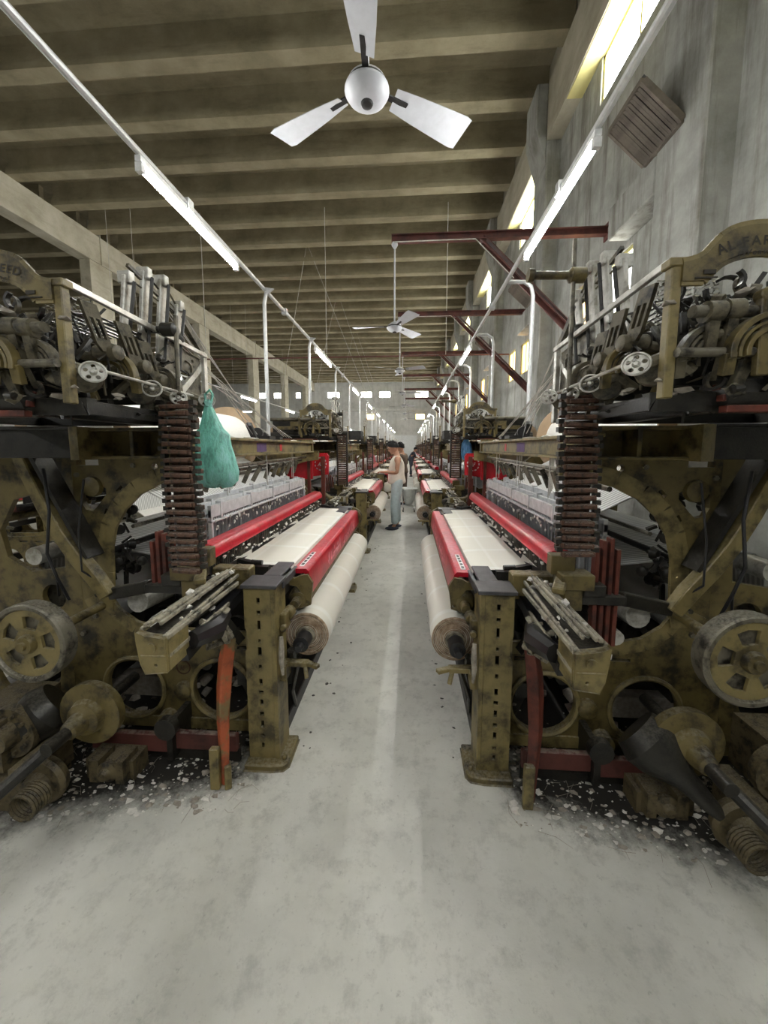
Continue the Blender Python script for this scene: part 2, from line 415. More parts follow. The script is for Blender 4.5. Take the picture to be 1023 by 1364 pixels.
# right wall with its openings
PIL = [3.95 + 4.35 * k for k in range(-2, 9)]
holes = []; upper = []; lower = []
for p in PIL:
    e = p + 0.72
    if e + 3.2 > FARY: continue
    upper.append((e + 0.08, e + 2.05, 7.02, 7.74)); lower += [(e + 0.85, e + 1.55, 3.55, 4.36), (e + 2.1, e + 2.8, 3.55, 4.42)]
mw = M()
mw.plate([(-7, 0), (FARY + 0.1, 0), (FARY + 0.1, 7.75), (-7, 7.75)], [[(a, c), (b, c), (b, d), (a, d)] for a, b, c, d in upper + lower],
         (WALLX, 0, 0), (0, 1, 0), (0, 0, 1), 0.22)
wr = struct('wall_right', mw, 'wall')
struct('trim_1', M().box(PILX, 3.2, -7, FARY, 7.75, CEIL).box(2.86, 3.2, -7, FARY, CEIL, CEIL + 0.66), 'girder')
for i, p in enumerate(PIL):
    m = M().box(PILX, WALLX + 0.02, p, p + 0.72, 0, 7.75)
    m.add([(2.50, p + 0.02, 8.0), (2.50, p + 0.70, 8.0), (PILX, p + 0.02, 7.3), (PILX, p + 0.70, 7.3), (2.50, p + 0.02, CEIL), (2.50, p + 0.70, CEIL), (PILX, p + 0.02, CEIL), (PILX, p + 0.70, CEIL)],
          [(0, 1, 3, 2), (4, 6, 7, 5), (0, 4, 5, 1), (2, 3, 7, 6), (0, 2, 6, 4), (1, 5, 7, 3)])
    o = link('pillar', m.mesh('pillar', 'wall', bev=0.02), wr)
    e = p + 0.72
    link('lintel', M().box(PILX, WALLX + 0.01, e + 0.0, e + 0.98, 4.44, 4.86).mesh('lintel', 'wall', bev=0.015), wr)
k = 0
for sets, pane in ((upper, 'sky_pane'), (lower, 'amber_pane')):
    for j, (a, b, c, d) in enumerate(sets):
        if a < 3 and pane == 'amber_pane': continue
        k += 1; mf = M(); x0 = WALLX + 0.03
        pan = 'pale_pane' if (pane == 'amber_pane' and 4.5 < a < 6) else pane
        for q in ((a, a + 0.05, c, d), (b - 0.05, b, c, d), (a, b, c, c + 0.05), (a, b, d - 0.05, d)): mf.box(x0, x0 + 0.06, *q)
        mid = (a + b) / 2; mf.box(x0, x0 + 0.05, mid - 0.02, mid + 0.02, c, d)
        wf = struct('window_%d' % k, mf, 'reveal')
        for y0, y1 in ((a + 0.05, mid - 0.02), (mid + 0.02, b - 0.05)):
            link('pane', M().box(x0 + 0.02, x0 + 0.03, y0, y1, c + 0.05, d - 0.05).mesh('pane', pan), wf)
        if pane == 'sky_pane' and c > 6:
            link('window_reveal', M().box(PILX + 0.02, WALLX + 0.2, a - 0.05, b + 0.7, 7.735, 7.748).mesh('window_reveal', 'reveal'), wf)  # thin yellow panel: window daylight painted onto the girder soffit
# far, left and back walls
mf = M(); fw = []
for x, ww in ((-16.7, 0.9), (-15.0, 0.9), (-12.6, 0.6), (-8.55, 1.4), (-4.85, 1.3), (-2.75, 1.3), (1.35, 1.5)): fw.append((x - ww / 2, x + ww / 2, 7.15, 7.85))
am = [(-4.9, -3.9, 4.7, 5.4), (0.65, 1.75, 4.7, 5.4)]
mf.plate([(-24, 0), (3.25, 0), (3.25, CEIL + 0.66), (-24, CEIL + 0.66)], [[(a, c), (b, c), (b, d), (a, d)] for a, b, c, d in fw + am],
         (0, FARY + 0.22, 0), (1, 0, 0), (0, 0, 1), 0.22)
struct('wall_far', mf, 'wall_far')
struct('wall_left', M().box(-24.2, -24, -7, FARY + 0.2, 0, CEIL + 0.66), 'wall_far')
struct('wall_back', M().box(-24, 3.25, -7.2, -7, 0, CEIL + 0.66), 'wall_far')
for a, b, c, d in fw + am:
    k += 1; y0 = FARY + 0.05; m = M()
    for q in ((a, a + 0.06, c, d), (b - 0.06, b, c, d), (a, b, c, c + 0.06), (a, b, d - 0.06, d)): m.box(q[0], q[1], y0, y0 + 0.06, q[2], q[3])
    wf = struct('window_%d' % k, m, 'girder')
    link('pane', M().box(a + 0.06, b - 0.06, y0 + 0.02, y0 + 0.04, c + 0.06, d - 0.06).mesh('pane', 'sky_pane' if c > 6 else 'amber_pane'), wf)
mz = M()
struct('trim_2', M().box(-24, 3.0, FARY - 0.35, FARY, 5.7, 6.0), 'wall_far')
dr = struct('door_1', M().box(-2.55, -2.45, FARY - 0.1, FARY - 0.01, 0, 3.05).box(0.85, 0.95, FARY - 0.1, FARY - 0.01, 0, 3.05).box(-2.55, 0.95, FARY - 0.1, FARY - 0.01, 2.97, 3.07), 'conduit')
for a, b in ((-2.44, -0.82), (-0.78, 0.84)):
    link('door_leaf', M().box(a, b, FARY - 0.07, FARY - 0.02, 0.02, 2.96).box(a + 0.12, b - 0.12, FARY - 0.085, FARY - 0.02, 0.2, 1.3).box(a + 0.12, b - 0.12, FARY - 0.085, FARY - 0.02, 1.5, 2.8).mesh('door_leaf', 'door_white'), dr)
# the girder line on the left with its columns
struct('trim_3', M().box(-11.15, -10.7, -7, FARY, 7.9, CEIL), 'girder')
for kk in range(-2, 5):
    y = 12.4 + 6.5 * kk
    struct('trim_%d' % (6 + kk), M().box(-11.1, -10.72, y, y + 0.94, 0, 7.9).box(-11.12, -10.66, y + 0.44, y + 0.47, 7.9, CEIL + 0.6), 'girder', bev=0.01)

# slatted vent hoods tilted out of the right wall over the lintels
def vent(i, p):
    T = Thing('vent_hood', (2.72, p + 0.70, 4.86), ['', 'brown slatted vent hood tilted out from right wall beside nearest pillar',
              'grey slatted vent hood on right wall beside second pillar', 'small slatted vent hood on right wall beside third pillar'][i], 'vent', 'slatted vent hoods on the right wall')
    a = Vector((2.71, p + 0.30, 4.86)); b = Vector((2.30, p + 0.30, 5.24)); L = 0.60
    m = M()
    for y in (0, L): m.bar(a + Vector((0, y, 0)), b + Vector((0, y, 0)), 0.035, 0.07)
    for e in (a, b): m.bar(e, e + Vector((0, L, 0)), 0.05, 0.05)
    T.part('frame', m, 'brown_vent')
    n = 14; me = None
    for j in range(n):
        y = (j + 0.5) * L / n
        if me is None:
            me = M().bar(a + Vector((0, y, -0.012)), b + Vector((0, y, -0.012)), 0.026, 0.034, (0, 0.6, 1)).mesh('slat', 'brown_vent', T.base); first = y
        o = T.part('slat', me, 'brown_vent'); o.location = (0, y - first, RND.uniform(-0.006, 0.006))
    T.part('back_board', M().bar(a + Vector((0, L / 2, 0.05)), b + Vector((0, L / 2, 0.05)), L, 0.02, (0, 0, 1)), 'black_iron')
for i in (1, 2, 3): vent(i, 3.95 + 4.35 * (i - 1))

# steel wall brackets carrying the fans
def bracket(y, label):
    x0 = -0.30; z = 4.88
    T = Thing('wall_bracket', (WALLX, y, z), label, 'bracket', 'fan brackets on the right wall')
    m = M()
    for zz, h, ww in ((z + 0.05, 0.014, 0.10), (z - 0.05, 0.014, 0.10), (z, 0.09, 0.02)): m.box(x0, WALLX, y - ww / 2, y + ww / 2, zz - h / 2, zz + h / 2)
    T.part('beam', m, 'oxide')
    m = M(); a = Vector((1.08, y, z - 0.06)); b = Vector((WALLX, y, 3.02))
    m.bar(a, b, 0.10, 0.014); m.bar(a + Vector((0.04, 0, -0.04)), b + Vector((0, 0, -0.10)), 0.02, 0.09); m.bar(a + Vector((0.06, 0, 0.05)), b + Vector((0, 0, 0.05)), 0.10, 0.014)
    T.part('brace', m, 'oxide')
    T.part('wall_plate', M().box(WALLX - 0.02, WALLX, y - 0.09, y + 0.09, z - 0.12, z + 0.12).box(WALLX - 0.02, WALLX, y - 0.09, y + 0.09, 2.85, 3.14), 'oxide')
    m = M()
    m.tube([(x0 + 0.02, y - 0.06, z - 0.07), (1.0, y - 0.06, z - 0.07), (1.6, y - 0.06, z - 0.66)], 0.008, 5)
    T.part('cable', m, 'pale_cord')
BR = [2.28, 6.22, 9.58, 13.4, 17.4, 21.4, 25.4]
ORD = ['first', 'second', 'third', 'fourth', 'fifth', 'sixth', 'seventh', 'eighth', 'ninth', 'tenth']
for i, y in enumerate(BR):
    bracket(y, 'dark red steel wall bracket holding the %s ceiling fan from the front' % ORD[i])
def fan(i, y, z, ang):
    x = -0.25
    T = Thing('ceiling_fan', (x, y, z), ['white three blade ceiling fan nearest the camera, between the light rows', 'white ceiling fan hanging from the near red wall bracket',
              'white ceiling fan hanging from the second red wall bracket in view'][i] if i < 3 else 'white ceiling fan far down the aisle, %s from the front' % ORD[i], 'fan', 'ceiling fans over the aisle')
    T.part('rod', M().cyl((x, y, z + 0.10), (x, y, 4.82), 0.013, 8), 'fan_white')
    T.part('canopy', M().lathe((x, y, 4.84), (0, 0, -1), [(0, 0.045), (0.05, 0.05), (0.10, 0.02)], 16), 'fan_white')
    T.part('motor_housing', M().lathe((x, y, z + 0.13), (0, 0, -1), [(0, 0.02), (0.03, 0.07), (0.06, 0.105), (0.075, 0.112)], 28), 'fan_white')
    T.part('motor_ring', M().lathe((x, y, z + 0.055), (0, 0, -1), [(0, 0.112), (0.03, 0.116)], 28), 'black_iron')
    T.part('bowl', M().lathe((x, y, z + 0.035), (0, 0, -1), [(0, 0.124), (0.012, 0.126), (0.035, 0.112), (0.058, 0.080), (0.070, 0.050)], 28), 'fan_white')
    T.part('bottom_cap', M().lathe((x, y, z - 0.034), (0, 0, -1), [(0, 0.036), (0.012, 0.030), (0.020, 0.012)], 16), 'black_iron')
    for k in range(3):
        a = ang + k * 2 * pi / 3; d = Vector((cos(a), sin(a), 0)); t = Vector((-sin(a), cos(a), 0))
        m = M(); st = [(0.17, 0.050), (0.32, 0.070), (0.50, 0.088), (0.64, 0.100), (0.68, 0.092)]; vs = []
        for r, hw in st:
            for sgn, dz in ((-1, 0.018), (-0.2, 0.004), (1, -0.020)):
                for th in (0, 0.004): vs.append(tuple(Vector((x, y, z + 0.05)) + d * r + t * hw * sgn + Vector((0, 0, dz + th))))
        fs = []
        for q in range(len(st) - 1):
            b0 = q * 6; b1 = b0 + 6
            for c in (0, 2): fs += [(b0 + c, b0 + c + 2, b1 + c + 2, b1 + c), (b0 + c + 1, b1 + c + 1, b1 + c + 3, b0 + c + 3)]
            fs += [(b0, b1, b1 + 1, b0 + 1), (b0 + 4, b0 + 5, b1 + 5, b1 + 4)]
        for b0 in (0, 24): fs += [(b0, b0 + 1, b0 + 3, b0 + 2), (b0 + 2, b0 + 3, b0 + 5, b0 + 4)]
        m.add(vs, fs)
        bl = T.part('blade', m, 'fan_white')
        T.part('blade_iron', M().bar(tuple(Vector((x, y, z + 0.05)) + d * 0.10), tuple(Vector((x, y, z + 0.052)) + d * 0.26), 0.035, 0.008), 'black_iron', parent=bl)
for i, y in enumerate(BR): fan(i, y, 3.50 if i else 3.56, radians(32 if i == 0 else 20 + 37 * i))

# ================================================================== LIGHT LINES
LH = 3.26
def light_line(x, side, name):
    T = Thing('conduit_pipe', (x, 0, LH), 'long pale steel pipe carrying the tube lights on the %s of the aisle' % name, 'pipe', 'overhead light pipes')
    T.part('pipe', M().cyl((x, -6.9, LH), (x, FARY - 0.4, LH), 0.020, 10), 'conduit')
    for j in range(-2, 20): T.part('clamp', M().box(x - 0.03, x + 0.03, j * 2.0 + 0.6, j * 2.0 + 0.66, LH - 0.04, LH + 0.03), 'conduit')
    # the poles that hold it up stand on the loom arches
    for i in range(10):
        for y, tail in ((3.99 + PITCH * i, 'far end'), (1.95 + PITCH * i, 'near end')):
            if y > FARY - 1 or y < 2: continue
            xb = MX + side * 1.385
            P = Thing('light_pole', (xb, y, 1.66), 'bent white light pole at the %s of the %s loom on the %s' % (tail, ORD[i], name), 'pole', 'light poles along the %s looms' % name)
            P.part('tube', M().tube([(xb, y, 1.665), (xb, y, LH - 0.14), (xb - side * 0.02, y, LH - 0.05), (xb - side * 0.09, y, LH - 0.005), (x, y, LH)], 0.021, 8), 'conduit')
            P.part('foot_plate', M().box(xb - 0.05, xb + 0.05, y - 0.05, y + 0.05, 1.663, 1.672), 'conduit')
def tube_light(x, y, z, along, label, group):
    T = Thing('tube_light', (x, y, z), label, 'light', group)
    d = Vector((0, 1, 0)) if along else Vector((1, 0, 0)); c = Vector((x, y, z)); L = 0.6
    T.part('batten', M().bar(c - d * L, c + d * L, 0.036, 0.030), 'batten')
    dn = Vector((0, 0, -0.045))
    T.part('tube', M().cyl(tuple(c + dn - d * (L - 0.03)), tuple(c + dn + d * (L - 0.03)), 0.017, 10), 'tube_light')
    for s in (-1, 1): T.part('end_cap', M().bar(c + dn + d * s * (L - 0.03), c + dn + d * s * L, 0.040, 0.05), 'batten')
    return T
XL, XR = -1.535, 0.965
light_line(XL, -1, 'left'); light_line(XR, 1, 'right')
for nm, x in (('left', XL), ('right', XR)):
    for i in range(-1, 10):
        y = 2.76 + 3.95 * i
        lab = ('glowing white tube light %s from the front under the %s pipe' % (ORD[i], nm)) if i >= 0 else 'white tube light on the %s pipe overhead, behind the first one in view' % nm 
        if y < FARY - 1: tube_light(x, y, LH - 0.036, True, lab, 'tube lights along the aisle')
XS = -5.25
T2 = Thing('conduit_pipe', (XS, 0, LH), 'long pale pipe over the next aisle, seen beyond the left looms', 'pipe', 'overhead light pipes')
T2.part('pipe', M().cyl((XS, -6.9, LH), (XS, FARY - 0.4, LH), 0.020, 8), 'conduit')
for i in range(-1, 9): tube_light(XS, 3.6 + 4.2 * i, LH - 0.036, True, 'tube light %s from the front over the next aisle on the left' % ORD[i + 1], 'tube lights over the next aisle')
for i in range(0, 5):
    t = tube_light(-9.0, 3.6 + 8 * i, LH + 0.3, False, 'crosswise tube light %s of the row by the left columns' % ORD[i], 'tube lights by the left columns')
    for d in (-0.4, 0.4): t.part('hanger', M().cyl((-9.0 + d, 3.6 + 8 * i, LH + 0.3), (-9.0 + d, 3.6 + 8 * i, CEIL + 0.67), 0.006, 5), 'pale_cord')
# the crosswise pipe and the rods that hang from the ceiling
TP = Thing('cross_pipe', (-3, 11.8, 4.42), 'thin rusty pipe running across the hall high over the looms', 'pipe')
TP.part('pipe', M().cyl((-10.7, 11.8, 4.42), (WALLX, 11.8, 4.42), 0.022, 8), 'oxide')
for x in (-6.5, -2.6, 1.1): TP.part('hanger', M().cyl((x, 11.8, 4.42), (x, 11.8, CEIL), 0.009, 6), 'pale_cord')
for i, (y, xt) in enumerate(((14.9, -4.0), (19.5, -3.7), (25.0, -3.6))):
    for x, nm in ((-5.25, 'far'), (-1.535, 'aisle')):
        m = M().tube([(x, y, LH), (xt, y + 0.05, CEIL + 0.67)], 0.009, 5)
        o = link('hanging_cord', m.mesh('hanging_cord', 'pale_cord', (x, y, LH)), None, (x, y, LH))
        tag(o, 'pale slanting cord from the ceiling to the %s left light pipe, %s pair back' % ({'far': 'more distant', 'aisle': 'nearer'}[nm], ORD[i]), 'cord', 'cords hanging from the ceiling')

# ================================================================== THE LOOMS
def ledge(m, pts, y0, y1, r=0.012):
    """a raised rib along an outline on a casting"""
    for p, q in zip(pts[:-1], pts[1:]): m.bar((p[0], (y0 + y1) / 2, p[1]), (q[0], (y0 + y1) / 2, q[1]), abs(y1 - y0), r * 2, (0, 1, 0))
def side_casting(T, yf, near):
    """the end frame of a loom: lower casting, upright and arch, seen from the end"""
    keep = 3
    out = [(0.60, 0.10), (1.68, 0.10), (1.68, 0.62), (1.58, 0.74), (1.46, 0.80), (1.40, 0.71), (1.30, 0.64), (1.18, 0.615), (0.60, 0.60)]
    h1, h2 = (0.84, 0.31), (1.33, 0.30)
    holes = [circ(h1, 0.160, 28), circ(h2, 0.162, 28), slot((0.72, 0.545), 0.030, 0.010), slot((1.02, 0.555), 0.045, 0.008), slot((1.20, 0.555), 0.050, 0.008), circ((0.655, 0.545), 0.013, 10), circ((1.10, 0.50), 0.008, 8)]
    T.part('side_frame', T.m().plate(out, holes, (0, yf + 0.03, 0), (1, 0, 0), (0, 0, 1), 0.03), 'olive', keep=keep, bev=0.003)
    m = T.m()
    for h, r in ((h1, 0.168), (h2, 0.170)): m.tube(arcpts(h, r, 0, 2 * pi, 30, yf - 0.006)[:-1], 0.013, 6, closed=True)
    T.part('hole_rim', m, 'olive_bright', keep=2 if near else 1)
    m = T.m(); ledge(m, [(0.62, 0.605), (1.18, 0.62), (1.30, 0.645), (1.40, 0.715), (1.46, 0.805), (1.56, 0.76)], yf - 0.035, yf + 0.03, 0.010)
    ledge(m, [(0.62, 0.11), (1.68, 0.11)], yf - 0.03, yf + 0.03, 0.012)
    T.part('frame_rib', m, 'olive_bright', keep=2)
    # upright and curved arch
    out = [(1.455, 0.72), (1.59, 0.72), (1.59, 1.50), (1.59, 1.56), (0.86, 1.56), (0.86, 1.505), (1.00, 1.490), (1.12, 1.455), (1.24, 1.395), (1.34, 1.31), (1.405, 1.20), (1.435, 1.08), (1.44, 0.95)]
    holes = [[(1.46, 1.30), (1.49, 1.27), (1.53, 1.28), (1.55, 1.32), (1.55, 1.38), (1.52, 1.41), (1.44, 1.41), (1.41, 1.39), (1.41, 1.36)],
             slot((1.02, 1.525), 0.035, 0.016), circ((1.14, 1.505), 0.018, 10), [(1.315, 1.395), (1.345, 1.365), (1.358, 1.378), (1.328, 1.408)], [(1.405, 1.28), (1.42, 1.25), (1.432, 1.256), (1.417, 1.286)], circ((1.445, 1.17), 0.012, 8),
             slot((1.50, 1.525), 0.06, 0.016)]
    T.part('arch_upright', T.m().plate(out, holes, (0, yf + 0.028, 0), (1, 0, 0), (0, 0, 1), 0.032), 'olive', keep=keep, bev=0.003)
    m = T.m(); pts = [(0.86, 1.503), (1.00, 1.488), (1.12, 1.453), (1.24, 1.393), (1.335, 1.305), (1.40, 1.20), (1.43, 1.08), (1.435, 0.95), (1.45, 0.74)]
    ledge(m, pts, yf - 0.05, yf + 0.03, 0.009)
    T.part('arch_rib', m, 'olive_bright', keep=2)
    # heavier outer casting behind the upright
    out = [(1.60, 0.04), (2.42, 0.04), (2.42, 1.50), (2.30, 1.56), (1.58, 1.56), (1.58, 0.9)]
    holes = [[(1.72, 0.95), (1.92, 0.92), (2.05, 1.0), (2.08, 1.15), (1.98, 1.32), (1.84, 1.36), (1.70, 1.25)], slot((1.78, 1.47), 0.07, 0.02), circ((1.80, 0.78), 0.07, 14), slot((2.2, 0.78), 0.07, 0.05), circ((2.0, 0.36), 0.2, 20)]
    T.part('rear_frame', T.m().plate(out, holes, (0, yf + 0.07, 0), (1, 0, 0), (0, 0, 1), 0.03), 'olive', keep=1, bev=0.003)
def loom(s, label, group):
    T = Thing('loom', (MX * 0 + s * 1.3, 3.0, 0.0), label, 'loom', group, s, (MX, 0, 0))
    P = T.part; m_ = T.m
    # ---- front posts, near and far end
    for yf, sg, near in ((1.68, 1, True), (4.08, -1, False)):
        kp = 3
        holes = []
        zs = [(0.86, 8, 14), (0.80, 9, 9), (0.735, 7, 24), (0.655, 6, 9), (0.60, 9, 22), (0.52, 7, 10), (0.44, 8, 16), (0.385, 11, 9), (0.33, 8, 16), (0.27, 10, 10), (0.215, 8, 18), (0.15, 10, 9), (0.10, 7, 12)]
        holes = [slot((0.575, z), a / 1000, b / 1000) for z, a, b in zs]
        P('front_post', m_().plate([(0.495, 0.03), (0.645, 0.03), (0.645, 0.60), (0.632, 0.62), (0.632, 0.70), (0.645, 0.72), (0.645, 0.925), (0.495, 0.925)], holes, (0, yf + 0.016 * (sg > 0), 0), (1, 0, 0), (0, 0, 1), 0.016), 'olive_bright', keep=kp, bev=0.002)
        y0, y1 = sorted((yf, yf + sg * 0.15)); m = m_()
        m.box(0.490, 0.512, y0 - 0.004, y1, 0.03, 0.925).box(0.632, 0.648, y0 + 0.012, y1, 0.03, 0.925).box(0.512, 0.632, y1 - 0.012, y1, 0.03, 0.92)
        P('post_flange', m, 'olive_bright', keep=2, bev=0.003)
        ol = [(0.44, yf - sg * 0.015)] + [(0.50 + 0.075 * cos(a), yf - sg * (0.015 + 0.05 * sin(a) * 0)) for a in ()] + [(0.46, yf - sg * 0.04), (0.52, yf - sg * 0.05), (0.655, yf - sg * 0.05), (0.655, yf + sg * 0.16), (0.44, yf + sg * 0.16)]
        m = m_(); n = len(ol); m.add([(a, b, 0.0) for a, b in ol] + [(a, b, 0.032) for a, b in ol], [tuple(range(n)), tuple(range(n, 2 * n))] + [(i, (i + 1) % n, (i + 1) % n + n, i + n) for i in range(n)])
        m.cyl((0.465, yf, 0.03), (0.465, yf, 0.055), 0.014, 8)
        P('post_foot', m, 'olive', keep=2, bev=0.006)
        P('cap_plate', m_().box(0.475, 0.655, *sorted((yf - sg * 0.02, yf + sg * 0.13)), 0.926, 0.944).box(0.505, 0.60, *sorted((yf + sg * 0.13, yf + sg * 0.36)), 0.930, 0.943).box(0.48, 0.50, *sorted((yf + sg * 0.10, yf + sg * 0.34)), 0.885, 0.926), 'slate', keep=2, bev=0.003)
        side_casting(T, 1.80 if near else 4.10, near)
    m = m_()
    for z in (0.50, 0.50): m.box(0.60, 0.615, 1.70, 1.84, 0.12, 0.9)
    P('post_web', m.box(0.50, 0.62, 1.83, 1.845, 0.12, 0.9), 'olive', keep=1)
    # cast round emblem
    m = m_(); e = (1.03, 0.445)
    m.tube(arcpts(e, 0.036, 0, 2 * pi, 24, 1.766)[:-1], 0.0035, 5, closed=True)
    P('emblem_ring', m, 'logo_rust', keep=0)
    m = M(1); letters(m, 'AF', lambda t, h: (s * e[0] - 0.019 + t * 0.9, 1.7655, e[1] - 0.017 + h), 0.040, 0.0, 0.75)
    P('emblem_letters', m, 'logo_rust', keep=0)
    # ---- rails along the loom and near the floor
    P('floor_rail', m_().box(0.50, 0.60, 1.84, 4.0, 0.045, 0.13), 'black_iron', keep=2, bev=0.006)
    P('tie_rod', m_().cyl((0.545, 1.80, 0.33), (0.545, 4.1, 0.33), 0.016, 8).cyl((0.60, 1.80, 0.24), (0.60, 4.1, 0.24), 0.012, 8), 'steel', keep=1)
    P('base_channel', m_().box(0.70, 1.02, 1.655, 1.685, 0.075, 0.165).box(1.05, 1.46, 1.64, 1.67, 0.065, 0.160), 'oxide', keep=1, bev=0.004)
    P('channel_bracket', m_().box(1.02, 1.05, 1.63, 1.80, 0.03, 0.23).cyl((1.035, 1.60, 0.22), (1.035, 1.64, 0.22), 0.055, 14).box(0.70, 1.46, 1.68, 1.70, 0.0, 0.075), 'grease', keep=1)
    P('rear_tie_beam', m_().box(2.2, 2.3, 1.9, 4.05, 0.05, 0.2).box(1.1, 1.2, 1.85, 4.1, 0.12, 0.22).box(0.72, 0.78, 1.85, 4.1, 0.30, 0.38), 'grease', keep=2)
    # ---- arch beams
    for nm, u in (('arch_beam', 0.955), ('arch_beam', 1.38)):
        m = m_().box(u - 0.008, u + 0.008, 1.64, 4.16, 1.56, 1.65).box(u - 0.045, u + 0.03, 1.64, 4.16, 1.645, 1.662).box(u - 0.045, u + 0.03, 1.64, 4.16, 1.545, 1.560)
        P(nm, m, 'olive_bright', keep=3, bev=0.003)
    P('purple_label', m_().box(0.9455, 0.9469, 2.62, 2.80, 1.57, 1.635), 'purple_label', keep=1)
    P('red_label', m_().box(0.9455, 0.9469, 3.10, 3.15, 1.572, 1.632), 'red_flat', keep=1)
    P('top_lint', m_().blob((0.94, 2.2, 1.665), 0.03, 1, (0.8, 3, 0.3)).blob((0.94, 2.52, 1.665), 0.028, 2, (0.9, 4, 0.3)).blob((0.95, 3.5, 1.665), 0.03, 3, (0.8, 3.5, 0.35)), 'lint', keep=1, stuff=True)
    # cross channel over the near end frame, with its rounded bracket
    m = m_().box(0.90, 1.30, 1.725, 1.745, 1.555, 1.69).box(0.90, 1.30, 1.60, 1.745, 1.675, 1.69).box(0.90, 1.30, 1.60, 1.745, 1.548, 1.562).box(1.10, 1.118, 1.61, 1.73, 1.56, 1.68).box(0.90, 0.915, 1.62, 1.73, 1.56, 1.68)
    P('cross_channel', m, 'olive', keep=2, bev=0.003)
    m = m_(); n = 8; vs = []
    for z in (1.545, 1.692): vs += [(1.30, 1.60, z), (1.30, 1.74, z)] + [(1.30 + 0.11 * sin(a), 1.67 - 0.13 * cos(a) * 1.0 - 0.0, z) for a in [pi * i / n for i in range(n + 1)][::-1]]
    N = len(vs) // 2; m.add(vs, [tuple(range(N)), tuple(range(N, 2 * N))] + [(i, (i + 1) % N, (i + 1) % N + N, i + N) for i in range(N)])
    P('rounded_bracket', m, 'olive_bright', keep=2)
    P('cross_plate', m_().box(1.40, 2.35, 1.66, 1.70, 1.55, 1.69).box(1.40, 2.35, 1.64, 1.70, 1.685, 1.70), 'grease', keep=2, bev=0.003)
    P('far_cross_channel', m_().box(0.93, 2.35, 4.10, 4.15, 1.55, 1.69), 'olive', keep=2)
    # diagonal strap behind the pulley
    m = strip(m_(), [(1.76, 1.60), (1.70, 1.45), (1.64, 1.31), (1.57, 1.17), (1.49, 1.05), (1.41, 0.95), (1.35, 0.86)], [.06, .06, .062, .066, .068, .068, .06], 1.665, 0.06)
    P('strut', m, 'olive_bright', keep=1, bev=0.005)
    P('strut_rib', m_().bar((1.70, 1.73, 1.58), (1.44, 1.73, 1.05), 0.02, 0.1, (0, 1, 0)), 'grease', keep=1)
    # ---- cloth side: breast cover, woven cloth, fluted take-up roller
    prof = [(0.498, 0.920), (0.420, 0.922), (0.405, 0.905), (0.392, 0.775), (0.402, 0.770), (0.418, 0.888), (0.430, 0.900), (0.488, 0.898)]
    m = m_(); n = len(prof); y0, y1 = 1.98, 3.96
    m.add([(a, y, b) for y in (y0, y1) for a, b in prof], [tuple(range(n)), tuple(range(n, 2 * n))] + [(i, (i + 1) % n, (i + 1) % n + n, i + n) for i in range(n)])
    bc = P('breast_cover', m, 'red', keep=3, bev=0.002)
    P('cover_slot', m_().box(0.448, 0.474, 2.03, 2.32, 0.921, 0.9235), 'white_paint', keep=1, parent=bc)
    q = random.Random(3); m = m_()
    for i in range(5): m.box(0.452 + q.uniform(0, .004), 0.468, 2.05 + i * 0.055, 2.08 + i * 0.055, 0.9235, 0.926)
    P('slot_grip', m, 'black_plastic', keep=1, parent=bc)
    m = m_(); q = random.Random(11); yy = 2.42          # worn pale paint strokes on the cover's face
    def fp(y, h): return (0.3925 + (0.405 - 0.392) * h - 0.0016, y, 0.775 + 0.13 * h)
    for i in range(11):
        for j in range(q.randint(2, 4)):
            a = yy + q.uniform(0, 0.075); h0 = q.uniform(0.14, 0.4); h1 = q.uniform(0.5, 0.84); b = a + q.uniform(-0.03, 0.03)
            if q.random() < 0.3: h1 = h0 + 0.05; b = a + 0.06
            m.bar(fp(a, h0), fp(b, h1), 0.017, 0.0022, (1, 0, 0))
        yy += 0.115
    P('worn_paint_strokes', m, 'faded_pink', keep=1, parent=bc, stuff=True)
    m = m_(); nu = 10; pts = [(0.503, 0.898), (0.508, 0.928), (0.53, 0.937), (0.60, 0.941), (0.70, 0.944), (0.80, 0.948), (0.88, 0.952)]
    ny = 12; vs = []; fs = []
    for i in range(ny + 1):
        y = 1.985 + (3.93 - 1.985) * i / ny
        for j, (a, b) in enumerate(pts): vs.append((a, y, b + 0.0025 * sin(i * 2.1 + j)))
    w_ = len(pts)
    for i in range(ny):
        for j in range(w_ - 1): fs.append((i * w_ + j, i * w_ + j + 1, (i + 1) * w_ + j + 1, (i + 1) * w_ + j))
    m.add(vs, fs); m.add([(a, b, c - 0.003) for a, b, c in vs], [f[::-1] for f in fs])
    P('woven_cloth', m, 'cloth', keep=3)
    for y in (1.955, 3.95):
        P('temple', m_().bar((0.70, y, 0.955), (0.81, y + 0.03, 0.965), 0.03, 0.022).cyl((0.66, y, 0.962), (0.72, y, 0.965), 0.014, 8).box(0.62, 0.82, y - 0.02, y + 0.02, 0.90, 0.945), 'black_iron', keep=1)
    P('breast_beam', m_().box(0.50, 0.56, 1.84, 4.06, 0.82, 0.90), 'grease', keep=2)
    pr = [(0.37, 0.86), (0.385, 0.735), (0.415, 0.725), (0.425, 0.79), (0.46, 0.84), (0.50, 0.845), (0.50, 0.89), (0.47, 0.885), (0.44, 0.90), (0.40, 0.905)]
    for yy in (1.93, 3.97): P('cover_bracket', m_().plate(pr, [circ((0.40, 0.75), 0.010, 8)], (0, yy + 0.02, 0), (1, 0, 0), (0, 0, 1), 0.02), 'olive', keep=1, bev=0.002)
    P('take_up_roller', m_().lathe((0.455, 1.86, 0.762), (0, 1, 0), [(0, 0.024), (0.06, 0.028), (0.065, 0.045), (0.09, 0.060), (0.11, 0.062), (2.1, 0.062), (2.2, 0.03)], 16), 'olive', keep=2)
